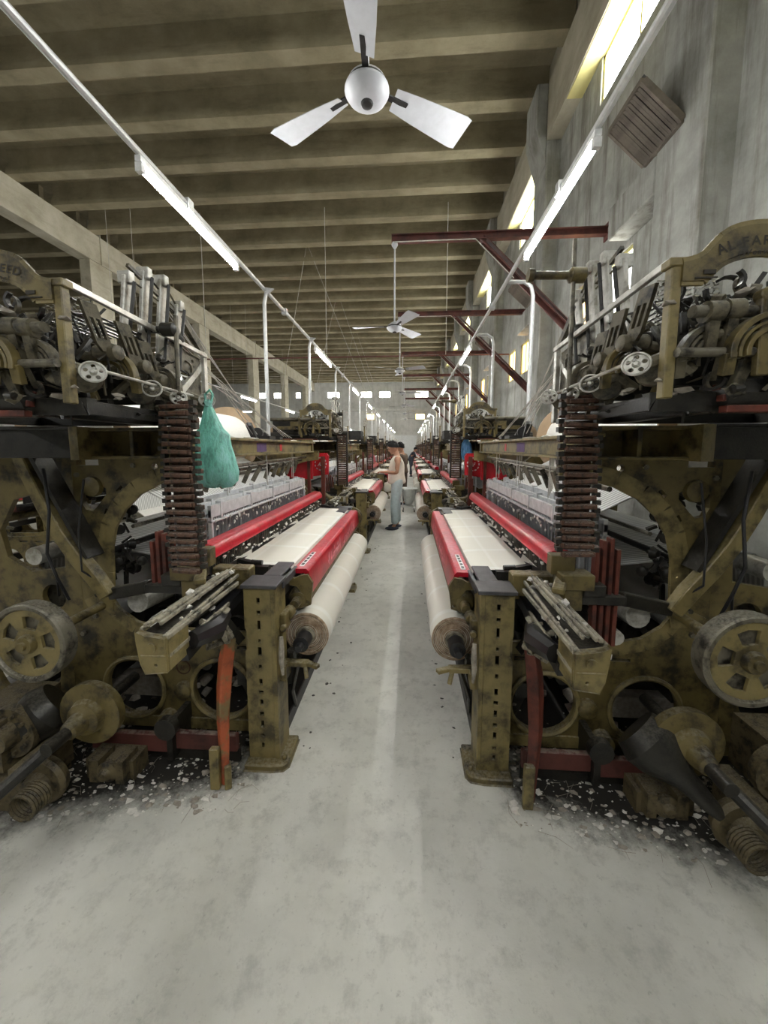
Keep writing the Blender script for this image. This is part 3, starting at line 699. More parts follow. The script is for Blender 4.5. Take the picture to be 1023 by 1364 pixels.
    P('roller_bearing', m_().cyl((0.475, 1.80, 0.735), (0.475, 1.86, 0.735), 0.032, 12).box(0.462, 0.50, 1.74, 1.82, 0.68, 0.765).cyl((0.470, 1.72, 0.70), (0.470, 1.75, 0.70), 0.018, 10), 'olive', keep=1, bev=0.004)
    P('rag', m_().tube([(0.472, 1.70, 0.67), (0.468, 1.69, 0.60), (0.474, 1.70, 0.54), (0.468, 1.70, 0.47)], [0.010, 0.014, 0.013, 0.006], 7), 'dirty_lint', keep=0)
    # ---- bottom holder of the cloth roll shaft
    P('roll_holder', m_().box(0.36, 0.50, 1.76, 1.80, 0.475, 0.50).bar((0.37, 1.78, 0.49), (0.30, 1.74, 0.495), 0.03, 0.02).bar((0.38, 1.78, 0.48), (0.36, 1.74, 0.43), 0.02, 0.02).box(0.46, 0.50, 1.72, 1.80, 0.42, 0.50), 'olive_bright', keep=1, bev=0.003)
    m = m_(); m.tube([(0.42, 1.79, 0.475), (0.49, 1.9, 0.25), (0.50, 1.98, 0.10)], 0.012, 6).tube([(0.47, 1.84, 0.52), (0.48, 1.9, 0.40), (0.50, 1.9, 0.30)], 0.022, 6)
    P('hanging_lever', m, 'grease', keep=1)
    # ---- sley: race board, reed and red hand rail
    P('sley_cap', m_().add([(a, y, b) for y in (1.72, 3.98) for a, b in [(0.80, 1.055), (0.80, 1.085), (0.82, 1.12), (0.885, 1.125), (0.90, 1.10), (0.90, 1.05)]],
      [(0, 1, 2, 3, 4, 5), (6, 7, 8, 9, 10, 11)] + [(i, (i + 1) % 6, (i + 1) % 6 + 6, i + 6) for i in range(6)]), 'red', keep=3, bev=0.003)
    P('sley_cap_end', m_().box(0.795, 0.90, 1.66, 1.72, 1.03, 1.12).box(0.82, 0.96, 1.60, 1.70, 0.98, 1.05).box(0.84, 0.92, 1.62, 1.70, 0.88, 0.98), 'olive', keep=1, bev=0.004)
    P('reed', m_().box(0.855, 0.865, 1.76, 3.95, 0.95, 1.055), 'black_iron', keep=2)
    m = m_(); 
    for i in range(100): m.box(0.850, 0.853, 1.78 + i * 0.0215, 1.785 + i * 0.0215, 0.955, 1.05)
    P('reed_dents', m, 'steel', keep=0, stuff=True)
    P('race_board', m_().box(0.815, 0.90, 1.72, 4.0, 0.925, 0.950).box(0.80, 0.818, 1.72, 4.0, 0.90, 0.94), 'black_iron', keep=2)
    m = m_(); q = random.Random(5)
    for i in range(70): m.blob((0.812 + q.uniform(-.006, .02), 1.85 + i * 0.030 + q.uniform(-.01, .01), 0.965 + q.uniform(0, 0.075)), q.uniform(0.004, 0.011), i, (0.8, 1.7, 0.9))
    P('clinging_lint', m, 'lint', keep=1, stuff=True)
    # ---- heald frames with their wires
    for k in range(5):
        u = 0.955 + k * 0.055; dz = (0.0, 0.012, -0.03, 0.02, -0.05)[k]
        m = m_().box(u, u + 0.022, 1.98, 3.86, 1.205 + dz, 1.275 + dz).box(u, u + 0.022, 1.98, 3.86, 0.78 + dz, 0.83 + dz).box(u, u + 0.022, 1.98, 2.0, 0.78 + dz, 1.25 + dz).box(u, u + 0.022, 3.84, 3.86, 0.78 + dz, 1.25 + dz)
        m.box(u - 0.004, u + 0.026, 1.98, 3.86, 1.175 + dz, 1.188 + dz)
        fr = P('heald_frame', m, 'aluminium', keep=2, bev=0.002)
        m = m_()
        for i in range(78): m.bar((u + 0.011 + (0.006 if i % 2 else -0.006), 2.02 + i * 0.0234, 0.82 + dz), (u + 0.011, 2.02 + i * 0.0234 + 0.002, 1.21 + dz), 0.0035, 0.003)
        P('heald_wires', m, 'heald_wire', keep=0 if k else 1, parent=fr, stuff=True)
        m = m_()
        for i in range(5): m.box(u - 0.006, u + 0.028, 2.08 + i * 0.42, 2.10 + i * 0.42, 1.19 + dz, 1.288 + dz)
        P('frame_hook', m, 'aluminium', keep=1 if k < 2 else 0, parent=fr, stuff=True)
    m = m_(); q = random.Random(8)
    for i in range(60): m.blob((0.945 + q.uniform(-.01, .02), 2.0 + i * 0.031, 1.175 + q.uniform(-0.05, 0.01)), q.uniform(0.004, 0.010), i, (0.8, 1.2, 1.6))
    P('heald_lint', m, 'lint', keep=1, stuff=True)
    m = m_()
    for i in range(12): m.tube([(0.965 + 0.055 * (i % 5), 2.2 + 0.13 * i, 1.66), (0.965 + 0.055 * (i % 5), 2.2 + 0.13 * i, 1.305)], 0.003, 4)
    P('lifting_cord', m, 'pale_cord', keep=1, stuff=True)
    P('hanging_plate', m_().plate([(2.9, 1.545), (3.9, 1.545), (3.85, 1.44), (3.45, 1.43), (3.05, 1.50)], [], (1.09, 0, 0), (0, 1, 0), (0, 0, 1), 0.012), 'olive_bright', keep=1)
    m = m_()
    for i, (u, z) in enumerate(((1.00, 1.475), (1.05, 1.44), (1.12, 1.40))): m.cyl((u, 1.84, z), (u, 4.06, z + 0.02), 0.013, 8)
    P('lifter_shaft', m, 'steel', keep=1)
    m = m_(); q = random.Random(6)
    for i in range(10): m.bar((1.02, 2.1 + i * 0.19, 1.46), (1.07, 2.1 + i * 0.19 + q.uniform(-.05, .05), 1.34), 0.018, 0.03)
    P('lifter_arm', m, 'steel', keep=0, stuff=True)
    # ---- warp: sheet, lease rods, whip roll and the two beams
    m = m_(); vs = []; fs = []; line = [(1.24, 0.97), (1.5, 1.005), (1.86, 1.06), (1.96, 1.05), (2.0, 0.99), (2.03, 0.75)]
    for y in (2.0, 3.84): vs += [(a, y, b) for a, b in line]
    n = len(line); m.add(vs, [(i, i + 1, i + 1 + n, i + n) for i in range(n - 1)]); m.add([(a, b, c - 0.004) for a, b, c in vs], [(i, i + n, i + 1 + n, i + 1) for i in range(n - 1)])
    P('warp_sheet', m, 'warp', keep=2)
    m = m_(); m.add([(1.16, 2.0, 1.26), (1.16, 3.84, 1.26), (1.62, 2.0, 1.50), (1.62, 3.84, 1.50), (1.16, 2.0, 1.255), (1.16, 3.84, 1.255), (1.62, 2.0, 1.495), (1.62, 3.84, 1.495)], [(0, 1, 3, 2), (4, 6, 7, 5)])
    P('pile_warp_sheet', m, 'warp', keep=1)
    P('lease_rod', m_().cyl((1.50, 1.86, 1.03), (1.50, 4.0, 1.03), 0.018, 10), 'black_iron', keep=1)
    P('lease_rod', m_().cyl((1.36, 1.90, 1.17), (1.36, 4.0, 1.17), 0.011, 8), 'steel', keep=1)
    P('whip_roll', m_().cyl((1.92, 1.86, 1.0), (1.92, 4.06, 1.0), 0.05, 14), 'bright_steel', keep=1)
    b = P('warp_beam', m_().lathe((2.05, 1.92, 0.58), (0, 1, 0), [(0, 0.05), (0.05, 0.05), (0.051, 0.25), (1.97, 0.25), (1.971, 0.05), (2.1, 0.05)], 32), 'yarn', keep=2)
    for y in (1.95, 3.89): P('beam_flange', m_().lathe((2.05, y, 0.58), (0, 1, 0), [(-0.008, 0.32), (0.008, 0.32)], 32), 'steel', keep=2, parent=b)
    b = P('pile_beam', m_().lathe((1.78, 1.92, 1.68), (0, 1, 0), [(0, 0.035), (0.08, 0.035), (0.081, 0.26), (1.93, 0.26), (1.931, 0.035), (2.06, 0.035)], 32), 'yarn', keep=3)
    for y in (2.02, 3.85):
        f_ = P('pile_beam_flange', m_().lathe((1.78, y, 1.68), (0, 1, 0), [(-0.007, 0.35), (0.007, 0.35)], 36), 'flange_board', keep=3, parent=b)
    # ---- drive: pulley, cam disc with shaft, gears by the floor
    pu = (1.47, 1.40, 0.765) if s < 0 else (1.405, 1.36, 0.825)
    m = m_().lathe(pu, (0, -1, 0), [(-0.055, 0.15), (-0.055, 0.172), (-0.02, 0.176), (0.008, 0.176), (0.014, 0.170), (0.014, 0.156), (0.006, 0.150), (-0.02, 0.148)], 44)
    P('pulley_rim', m, 'steel', keep=2)
    hs = []; ns = 5
    for i in range(ns):
        a = 2 * pi * i / ns + 0.5; hs.append([(pu[0] + x * cos(a) - y * sin(a), pu[2] + x * sin(a) + y * cos(a)) for x, y in ((0.062, -0.026), (0.112, -0.040), (0.122, 0.0), (0.112, 0.040), (0.062, 0.026))])
    P('pulley_web', m_().plate(circ((pu[0], pu[2]), 0.152, 36), hs, (0, pu[1] + 0.012, 0), (1, 0, 0), (0, 0, 1), 0.014), 'olive_bright', keep=2, bev=0.002)
    P('pulley_hub', m_().lathe(pu, (0, -1, 0), [(-0.42, 0.022), (-0.08, 0.022), (-0.08, 0.046), (0.012, 0.042), (0.026, 0.036), (0.028, 0.020), (0.040, 0.018)], 20), 'olive', keep=2)
    cd_ = (1.33, 1.52, 0.36)
    P('cam_disc', m_().lathe(cd_, (0, -1, 0), [(-0.03, 0.10), (-0.03, 0.145), (0.01, 0.148), (0.02, 0.125), (0.02, 0.085), (0.05, 0.075), (0.065, 0.05), (0.12, 0.038), (0.13, 0.026)], 28), 'olive', keep=1)
    P('cam_shaft', m_().cyl((1.33, 1.80, 0.36), (1.33, 1.30, 0.36), 0.028, 12).cyl((1.33, 1.40, 0.36), (1.48, 1.20, 0.22), 0.026, 10), 'grease', keep=1)
    m = m_().lathe((1.50, 1.19, 0.20), (0.6, -0.8, 0), [(-0.03, 0.03), (-0.02, 0.07), (0.02, 0.072), (0.03, 0.035)], 14)
    P('shaft_boss', m, 'linty', keep=1)
    m = m_(); q = random.Random(4)
    m.lathe((1.46, 1.42, 0.13), (0, -1, 0), [(0, 0.10), (0.03, 0.11), (0.05, 0.10), (0.05, 0.06), (0.09, 0.05), (0.10, 0.02)], 22).lathe((1.66, 1.48, 0.30), (0, -1, 0), [(0, 0.12), (0.04, 0.12), (0.04, 0.06), (0.10, 0.05)], 22)
    m.box(1.16, 1.40, 1.54, 1.64, 0.0, 0.10).box(1.18, 1.22, 1.50, 1.60, 0.02, 0.13).box(1.30, 1.35, 1.50, 1.60, 0.02, 0.13).lathe((1.26, 1.52, 0.075), (0, -1, 0), [(0, 0.045), (0.02, 0.05), (0.03, 0.03), (0.05, 0.02)], 14)
    m.box(1.54, 1.85, 1.36, 1.60, 0.0, 0.10).box(1.50, 1.56, 1.34, 1.58, 0.06, 0.22).box(1.66, 1.9, 1.40, 1.7, 0.14, 0.38).lathe((1.72, 1.40, 0.52), (0, -1, 0), [(0, 0.07), (0.05, 0.06), (0.06, 0.03)], 16)
    for i in range(7): m.tube([(1.42 + 0.055 * cos(x), 1.335 - 0.012 * i, 0.13 + 0.055 * sin(x)) for x in [2 * pi * k / 14 for k in range(14)]], 0.006, 5, closed=True)
    for i in range(10): a_ = i * pi / 5; m.cyl((1.66 + .09 * cos(a_), 1.44, .30 + .09 * sin(a_)), (1.66 + .09 * cos(a_), 1.425, .30 + .09 * sin(a_)), 0.010, 6)
    P('gear_train', m, 'gearbox', keep=1, stuff=True)
    P('motor_cone', m_().lathe((1.20 if s > 0 else 1.60, 1.56, 0.33), (0.55, -0.55, -0.5), [(-0.06, 0.10), (0, 0.125), (0.06, 0.11), (0.16, 0.05), (0.28, 0.028), (0.30, 0.02)], 20), 'grease', keep=1)
    # ---- picking gear: shuttle boxes at both ends, picker sticks
    for near in (True, False):
        y0, y1 = (1.20, 1.84) if near else (4.18, 4.62)
        m = m_()
        for i, (u, z, ww) in enumerate(((0.718, 0.965, 0.013), (0.736, 0.985, 0.011), (0.754, 0.99, 0.012), (0.773, 0.985, 0.011), (0.795, 0.975, 0.015), (0.818, 0.955, 0.014))):
            m.bar((u, y0 + 0.012 * (i % 3), z - (0.04 if i == 0 else 0.015)), (u, y1, z - 0.012), ww, 0.016)
        m.bar((0.706, y0, 0.925), (0.700, y1 - 0.1, 0.925), 0.012, 0.020).bar((0.706, y0, 0.855), (0.700, y1 - 0.2, 0.86), 0.012, 0.020)
        P('shuttle_box_rails', m, 'linty', keep=2 if near else 1, bev=0.003)
        P('shuttle_box_floor', m_().box(0.715, 0.825, y0 + 0.02, y1, 0.895, 0.920), 'grease', keep=1)
        ye = y0 if near else y1
        m = m_().plate([(0.704, 0.80), (0.785, 0.79), (0.802, 0.83), (0.812, 0.90), (0.815, 0.945), (0.78, 0.935), (0.704, 0.925)], [circ((0.745, 0.825), 0.006, 8)], (0, ye + 0.012, 0), (1, 0, 0), (0, 0, 1), 0.024)
        m.box(0.700, 0.712, ye - (0.0 if near else 0.12), ye + (0.12 if near else 0.0), 0.80, 0.92).box(0.708, 0.80, ye - 0.016, ye, 0.858, 0.864)
        P('box_end_plate', m, 'olive_bright', keep=1, bev=0.003)
        P('end_buffer', m_().cyl((0.755, ye - 0.02, 0.893), (0.755, ye + 0.02, 0.893), 0.018, 12), 'olive_bright', keep=0)
        m = m_().tube([(0.69, y0 + 0.12, 0.85), (0.66, y0 + 0.24, 0.835), (0.70, y0 + 0.40, 0.82)], [0.035, 0.045, 0.03], 8).bar((0.72, y0 + 0.1, 0.80), (0.72, y1, 0.86), 0.05, 0.05)
        P('picker', m, 'black_plastic', keep=1)
        m = m_(); q = random.Random(9 + near)
        for i in range(26): m.blob((q.uniform(0.70, 0.85), q.uniform(y0 + 0.05, y1), q.uniform(0.90, 0.99) if i % 3 else q.uniform(0.82, 0.88)), q.uniform(0.007, 0.019), i, (1, 1.3, 0.8), amp=0.5)
        P('box_lint', m, 'lint', keep=1 if near else 0, stuff=True)
        # bundled ribs at the inner end of the box
        P('box_inner_block', m_().box(0.66, 0.86, y1 - 0.06, y1 + 0.02, 0.86, 0.985).bar((0.78, y1 - 0.3, 1.0), (0.92, y1 - 0.02, 1.02), 0.05, 0.03), 'olive_bright', keep=1, bev=0.006)
    m = m_().tube([(0.735, 1.70, 0.66), (0.748, 1.68, 0.55), (0.748, 1.65, 0.44), (0.740, 1.61, 0.30), (0.722, 1.575, 0.17), (0.708, 1.545, 0.012)], [0.036, 0.041, 0.040, 0.034, 0.028, 0.020], 4)
    P('picker_stick', m, 'orange_paint' if s < 0 else 'rust_red', keep=1, bev=0.005)
    P('stick_shoe', m_().bar((0.755 if s < 0 else 0.70, 1.55, 0.19), (0.745 if s < 0 else 0.69, 1.53, 0.0), 0.045, 0.03).bar((0.70, 1.56, 0.10), (0.69, 1.54, 0.0), 0.03, 0.05), 'olive_bright', keep=1, bev=0.004)
    m = m_(); q = random.Random(12)
    for i in range(7): m.tube([(0.70 + q.uniform(-.03, .06), 1.50 + q.uniform(-.05, .1), 0.86), (0.70 + q.uniform(-.05, .06), 1.52 + q.uniform(-.05, .08), 0.76 + q.uniform(-.04, .04)), (0.73 + q.uniform(-.03, .03), 1.62, 0.68)], 0.013, 5)
    P('picking_strap', m, 'linty', keep=1, stuff=True)
    m = m_().bar((0.78, 1.62, 0.87), (0.70, 1.74, 0.62), 0.03, 0.045).bar((0.86, 1.80, 0.86), (0.80, 1.78, 0.60), 0.05, 0.04)
    for i in range(4): m.bar((0.645 + 0.018 * i, 1.86, 0.84), (0.645 + 0.018 * i, 1.86, 0.64), 0.006, 0.006)
    P('check_lever', m, 'grease', keep=0)
    # dark red lever plates beside the chain
    for i, (u, z) in enumerate(((0.985, 1.16), (1.015, 1.19), (1.045, 1.20), (1.075, 1.15))):
        P('lever_plate', m_().box(u, u + 0.018, 1.66, 1.70, 0.70 if s > 0 else 0.92, z), 'rust_red', keep=1, bev=0.002)
    P('lever_bracket', m_().box(0.90, 1.12, 1.64, 1.76, 0.90, 0.945).box(0.92, 1.02, 1.62, 1.74, 0.945, 1.0).bar((1.10, 1.66, 0.93), (1.36, 1.72, 0.86), 0.04, 0.06), 'grease', keep=1, bev=0.005)
    P('brake_roller', m_().cyl((1.22, 1.72, 0.82), (1.22, 1.95, 0.80), 0.055, 14).cyl((1.12, 1.70, 0.72), (1.12, 1.78, 0.72), 0.035, 12), 'bright_steel', keep=1)
    # inside clutter under the cloth: shafts, cams and dust
    m = m_(); q = random.Random(15)
    m.cyl((0.95, 1.84, 0.42), (0.95, 4.08, 0.42), 0.035, 12).cyl((1.35, 1.84, 0.46), (1.35, 4.08, 0.46), 0.03, 12).bar((0.70, 1.95, 0.12), (0.92, 1.95, 0.62), 0.04, 0.07).bar((1.2, 2.0, 0.15), (1.38, 2.0, 0.7), 0.04, 0.07)
    for y in (2.2, 2.5, 3.4, 3.75): m.lathe((0.95, y, 0.42), (0, 1, 0), [(0, 0.10), (0.03, 0.10)], 16)
    m.lathe((1.35, 2.1, 0.46), (0, 1, 0), [(0, 0.16), (0.04, 0.16)], 24).box(1.5, 1.56, 1.86, 4.05, 0.3, 0.42)
    P('inner_shafts', m, 'grease', keep=1, stuff=True)
    m = m_().box(1.25, 1.7, 1.95, 2.02, 0.14, 0.26)
    for i in range(40): m.blob((q.uniform(0.68, 1.5), q.uniform(1.86, 2.4), q.uniform(0.04, 0.22)), q.uniform(0.015, 0.05), i, (1, 1, 0.6), amp=0.5)
    P('caught_fluff', m, 'dirty_lint', keep=1, stuff=True)
    m = m_()
    for u, z in ((0.64, 0.14), (0.64, 0.50), (1.08, 0.14), (1.10, 0.56), (1.56, 0.16), (1.60, 0.60), (1.52, 0.70), (1.50, 0.82), (1.56, 1.10), (1.56, 1.46), (1.25, 1.51), (0.92, 1.53)): m.cyl((u, 1.785, z), (u, 1.80, z), 0.013, 6)
    P('bolt_heads', m, 'steel', keep=0, stuff=True)
    P('black_cable', m_().tube([(1.60, 1.66, 1.50), (1.55, 1.62, 1.30), (1.56, 1.60, 1.10), (1.52, 1.60, 0.98), (1.50, 1.63, 0.86)], 0.007, 6).tube([(1.52, 1.60, 0.98), (1.55, 1.63, 0.88)], 0.006, 5).tube([(1.40, 1.66, 1.45), (1.42, 1.63, 1.2), (1.44, 1.65, 1.0), (1.36, 1.70, 0.9)], 0.005, 5), 'black_plastic', keep=0)
    for bs in (0, 1, 2): P('cast_boss', (m_().lathe((1.48, 1.80, 1.40), (0, -1, 0), [(0, 0.055), (0.02, 0.05), (0.03, 0.02)], 18), m_().lathe((1.05, 1.80, 0.30), (0, -1, 0), [(0, 0.05), (0.03, 0.045), (0.045, 0.02)], 16), m_().lathe((1.085, 1.72, 0.20), (0, -1, 0), [(0, 0.05), (0.05, 0.045), (0.06, 0.02)], 14))[bs], 'olive', keep=0)
    m = m_(); q = random.Random(61)
    for i in range(60):
        u = q.uniform(1.36, 1.72); z = q.uniform(0.80, 1.50); y = q.uniform(1.86, 2.05)
        if q.random() < .5: m.bar((u, y, z), (u + q.uniform(-.05, .05), y + q.uniform(0, .05), z + q.uniform(-.16, .16)), q.uniform(.008, .025), q.uniform(.008, .018))
        else: m.lathe((u, y, z), (q.uniform(-1, 1), -1, 0), [(-.02, .01), (-.015, q.uniform(.015, .04)), (.015, q.uniform(.015, .04)), (.02, .01)], 10)
    P('shedding_linkage', m, 'grease', keep=0, stuff=True)
    # ---- red guards at the far end
    m = m_(); c = (1.10, 1.30); out = [(1.08, 1.24)] + circ(c, 0.0, 1)[:0] + [(0.96 + 0.30 * cos(a), 1.26 + 0.20 * sin(a)) for a in [radians(d) for d in (0, 15, 30, 45, 60, 75, 90)]] + [(0.96, 1.24)]
    P('gear_guard', m_().plate(out, [], (0, 4.22, 0), (1, 0, 0), (0, 0, 1), 0.04), 'red_flat', keep=0, bev=0.004)
    P('guard_rim', m_().tube([(0.96 + 0.305 * cos(radians(d)), 4.20, 1.26 + 0.205 * sin(radians(d))) for d in range(0, 91, 10)], 0.010, 6), 'olive', keep=0)
    sh = P('red_shield', m_().plate([(0.80, 1.29), (0.97, 1.27), (0.98, 1.50), (0.965, 1.53), (0.81, 1.53), (0.79, 1.50)], [], (0, 4.32, 0), (1, 0, 0), (0, 0, 1), 0.03), 'red_flat', keep=0, bev=0.006)
    m = M(1); cx = s * 0.885; cz = 1.41
    for i in range(11):
        a = 2 * pi * i / 11; t = Vector((-sin(a), 0, cos(a))); p = Vector((cx + 0.066 * cos(a), 4.2885, cz + 0.072 * sin(a)))
        m.bar(p - t * 0.011, p + t * 0.011, 0.012, 0.002, (0, 1, 0))
    letters(m, 'AF', lambda t, h: (cx - 0.036 + t + h * 0.3, 4.2885, cz - 0.024 + h), 0.062, 0.0, 0.72)
    P('shield_mark', m, 'white_paint', keep=1, parent=sh)
    P('guard_post', m_().box(0.83, 0.87, 4.24, 4.28, 0.9, 1.5).box(0.98, 1.01, 4.16, 4.20, 0.9, 1.55), 'rust_red', keep=2)
    m = m_(); q = random.Random(21)
    m.lathe((0.50, 4.20, 0.80), (0, 1, 0), [(0, 0.02), (0.01, 0.10), (0.05, 0.10), (0.06, 0.03), (0.14, 0.025)], 24).lathe((0.56, 4.26, 0.62), (0, 1, 0), [(0, 0.13), (0.03, 0.13), (0.04, 0.05), (0.12, 0.04)], 24).lathe((0.48, 4.18, 0.55), (0, 1, 0), [(0, 0.08), (0.03, 0.08)], 20)
    P('take_up_gear', m, 'olive', keep=2)
    m = m_().lathe((0.50, 4.18, 0.80), (0, 1, 0), [(0, 0.112), (0.015, 0.118), (0.03, 0.112)], 28)
    P('gear_rim', m, 'olive_bright', keep=2)
    m = m_(); 
    for i in range(20): m.bar((q.uniform(.55, 1.0), q.uniform(4.12, 4.5), q.uniform(0.6, 1.0)), (q.uniform(.55, 1.0), q.uniform(4.12, 4.5), q.uniform(0.75, 1.02)), 0.03, 0.03)
    for i in range(12): m.blob((q.uniform(.55, 1.0), q.uniform(4.12, 4.55), q.uniform(0.7, 1.0)), q.uniform(0.02, 0.05), i)
    P('far_motion_gear', m, 'steel', keep=2, stuff=True)
    return T
SIDE = {-1: 'left', 1: 'right'}
def place(s, i):
    if i == 0: return 'olive painted loom with red breast cover, nearest on the %s of the aisle' % SIDE[s]
    return 'olive loom with red covers, %s from the front on the %s of the aisle' % (ORD[i], SIDE[s])
def dobby(s, label, group):
    dz = 0.0; ds = 0.0 if s < 0 else -0.035
    T = Thing('dobby_head', (s * 1.2, 1.5, 1.70), label, 'loom head', group, s, (MX + ds, 0, dz)); T.o.scale = (1, 1, 0.90)
    P = T.part; m_ = T.m
    # base and dark inside
    P('base_frame', m_().box(0.895, 1.75, 1.16, 1.20, 1.71, 1.77).box(0.895, 1.75, 1.76, 1.80, 1.71, 1.77).box(0.895, 0.92, 1.16, 1.80, 1.71, 1.76).box(1.70, 1.75, 1.16, 1.80, 1.71, 1.77).box(1.1, 1.16, 1.2, 1.76, 1.71, 1.76), 'grease', keep=2, bev=0.003)
    m = m_(); q = random.Random(31)
    for i in range(9): m.box(1.0, 1.72, 1.22 + i * 0.06, 1.25 + i * 0.06, 1.80 + 0.02 * (i % 3), 2.02 + 0.015 * (i % 2))
    P('knife_block', m, 'grease', keep=2, stuff=True)
    m = m_()
    for i in range(22):
        u = 0.98 + i * 0.032; m.tube([(u, 1.13, 1.98 + q.uniform(-.02, .02)), (u + q.uniform(-.01, .02), 1.2, 2.08), (u + 0.03, 1.35, 2.13), (u + 0.02, 1.6, 2.12)], 0.005, 4)
        m.tube([(u, 1.16, 2.0), (u + 0.004, 1.15, 1.90), (u, 1.17, 1.82)], 0.004, 4)
    P('hook_needles', m, 'grease', keep=0, stuff=True)
    # name plate arch
    a0, a1 = 0.905, 1.275; mid = (a0 + a1) / 2; hw = (a1 - a0) / 2; top = []; bot = []
    for i in range(21):
        t = -1 + 2 * i / 20; e = 1 / (1 + math.exp(-(abs(t) - 0.62) * 14))
        zt = 2.120 + 0.105 * (1 - t * t * 0.72) * (1 - 0.75 * e) ; top.append((mid + hw * t, zt))
        bot.append((mid + hw * t, 2.075 + 0.075 * max(0, 1 - (t / 0.66) ** 2) ** 0.6))
    P('name_plate', m_().plate(top + bot[::-1], [], (0, 1.095, 0), (1, 0, 0), (0, 0, 1), 0.018), 'olive', keep=1, bev=0.002)
    m = m_(); ledge(m, top, 1.07, 1.095, 0.005); ledge(m, bot, 1.073, 1.095, 0.004)
    P('plate_border', m, 'olive_bright', keep=1)
    m = M(1); yl = 1.0755
    def onarc(base, flat):
        def f(t, h):
            x = t; a = x / 0.19
            r = base + h
            return (s * mid + sin(a) * (0.19 + h) , yl, base + h - (1 - cos(a)) * 0.15 * flat)
        return f
    tx = 'AL-FAREED.'; L = textlen(tx, 0.036, 0.12, 0.95); f = onarc(2.168, 1.15)
    letters(m, tx, lambda t, h: f(t - L / 2, h), 0.036, 0.12, 0.95)
    tx = '(Weaving)'; L2 = textlen(tx, 0.022, 0.10, 1.0); f2 = onarc(2.142, 0.95)
    letters(m, tx, lambda t, h: f2(t - L2 / 2 + h * 0.25, h), 0.022, 0.10, 1.0)
    P('plate_lettering', m, 'letter_brown', keep=1)
    P('plate_badge', m_().box(0.955, 0.985, 1.074, 1.078, 2.092, 2.104).box(0.935, 0.990, 1.074, 1.078, 2.080, 2.084), 'letter_brown', keep=0)
    # uprights and side rails
    for u in (0.895, 1.285): P('upright', m_().box(u - 0.013, u + 0.015, 1.085, 1.115, 1.74, 2.14).box(u - 0.022, u + 0.024, 1.08, 1.12, 2.12, 2.145), 'olive_bright', keep=2, bev=0.003)
    P('side_rail', m_().bar((0.885, 1.10, 2.14), (0.875, 1.86, 2.10), 0.016, 0.022).box(0.875, 0.895, 1.84, 1.87, 1.72, 2.11).bar((0.905, 1.58, 1.78), (0.90, 1.86, 2.05), 0.02, 0.03), 'bright_steel', keep=1, bev=0.002)
    P('side_plate', m_().plate([(1.42, 1.76), (1.84, 1.76), (1.84, 2.08), (1.62, 2.10), (1.46, 1.95)], [circ((1.72, 1.95), 0.04, 14), circ((1.58, 1.84), 0.03, 12), circ((1.78, 2.05), 0.010, 8)], (0.90, 0, 0), (0, 1, 0), (0, 0, 1), 0.012), 'steel', keep=1, bev=0.002)
    # front cross shafts with bosses
    for u0, u1, z, r in ((0.93, 1.34, 1.985, 0.017), (1.14, 1.70, 2.005, 0.026), (0.90, 1.6, 1.87, 0.014)):
        P('cross_shaft', m_().cyl((u0, 1.07, z), (u1, 1.09, z), r, 12), 'steel', keep=1)
    for u, z in ((0.985, 1.985), (1.03, 1.99), (1.12, 2.005), (1.22, 1.87)):
        P('shaft_boss', m_().lathe((u, 1.075, z), (1, 0, 0), [(-0.022, 0.02), (-0.02, 0.030), (0.02, 0.030), (0.022, 0.02)], 14).bar((u, 1.075, z), (u + 0.01, 1.10, z - 0.10), 0.026, 0.034, (0, 1, 0)), 'dusty', keep=0)
    P('post_lever', m_().bar((1.105, 1.065, 2.03), (1.115, 1.07, 1.80), 0.034, 0.022, (0, 1, 0)).lathe((1.105, 1.052, 2.025), (0, 1, 0), [(0, 0.020), (0.03, 0.021)], 14), 'olive', keep=1, bev=0.003)
    P('post_lever', m_().bar((1.30, 1.06, 2.02), (1.30, 1.08, 1.78), 0.032, 0.022, (0, 1, 0)).box(1.31, 1.42, 1.05, 1.09, 1.90, 1.97).box(1.36, 1.6, 1.04, 1.10, 1.85, 1.90), 'olive', keep=1, bev=0.003)
    # curved sector levers along the aisle side
    for j, (u, y, z, r) in enumerate(((1.13, 1.06, 1.865, 0.105), (1.02, 1.10, 1.865, 0.090), (0.93, 1.30, 1.87, 0.095), (0.90, 1.52, 1.87, 0.085), (1.20, 1.10, 1.94, 0.10))):
        m = m_()
        for rr, w2, t2 in ((r, 0.016, 0.03), (r * 0.80, 0.009, 0.02), (r * 0.62, 0.012, 0.024)): strip(m, [(u + rr * cos(x), z + rr * sin(x)) for x in [radians(d) for d in range(-10, 196, 10)]], w2, y - t2 / 2, t2)
        m.bar((u + r, y, z), (u + r * 0.8, y + 0.02, z - 0.09), 0.03, 0.02, (0, 1, 0)).bar((u - r, y, z), (u - r * 0.9, y + 0.02, z - 0.06), 0.03, 0.02, (0, 1, 0))
        P('sector_lever', m, 'dusty' if j % 2 else 'olive', keep=1, bev=0.0015)
    # ratchet discs facing the weaver's end
    for j, (y, z, r, st) in enumerate(((1.10, 1.845, 0.033, 0.03), (1.36, 1.835, 0.032, 0.02), (1.52, 1.82, 0.030, 0.0), (1.74, 1.84, 0.034, 0.0))):
        u = 0.815; ax = Vector((-0.55, -0.83, 0)).normalized(); ex = Vector((ax.y, -ax.x, 0)); c = Vector((u, y, z))
        hs = [circ((0.62 * r * cos(a), 0.62 * r * sin(a)), 0.20 * r, 10) for a in [2 * pi * k / 5 + 0.3 for k in range(5)]]
        d = P('ratchet_disc', m_().plate(circ((0, 0), r, 30), hs, c, ex, (0, 0, 1), 0.010), 'bright_steel' if j != 1 else 'dusty', keep=2, bev=0.001)
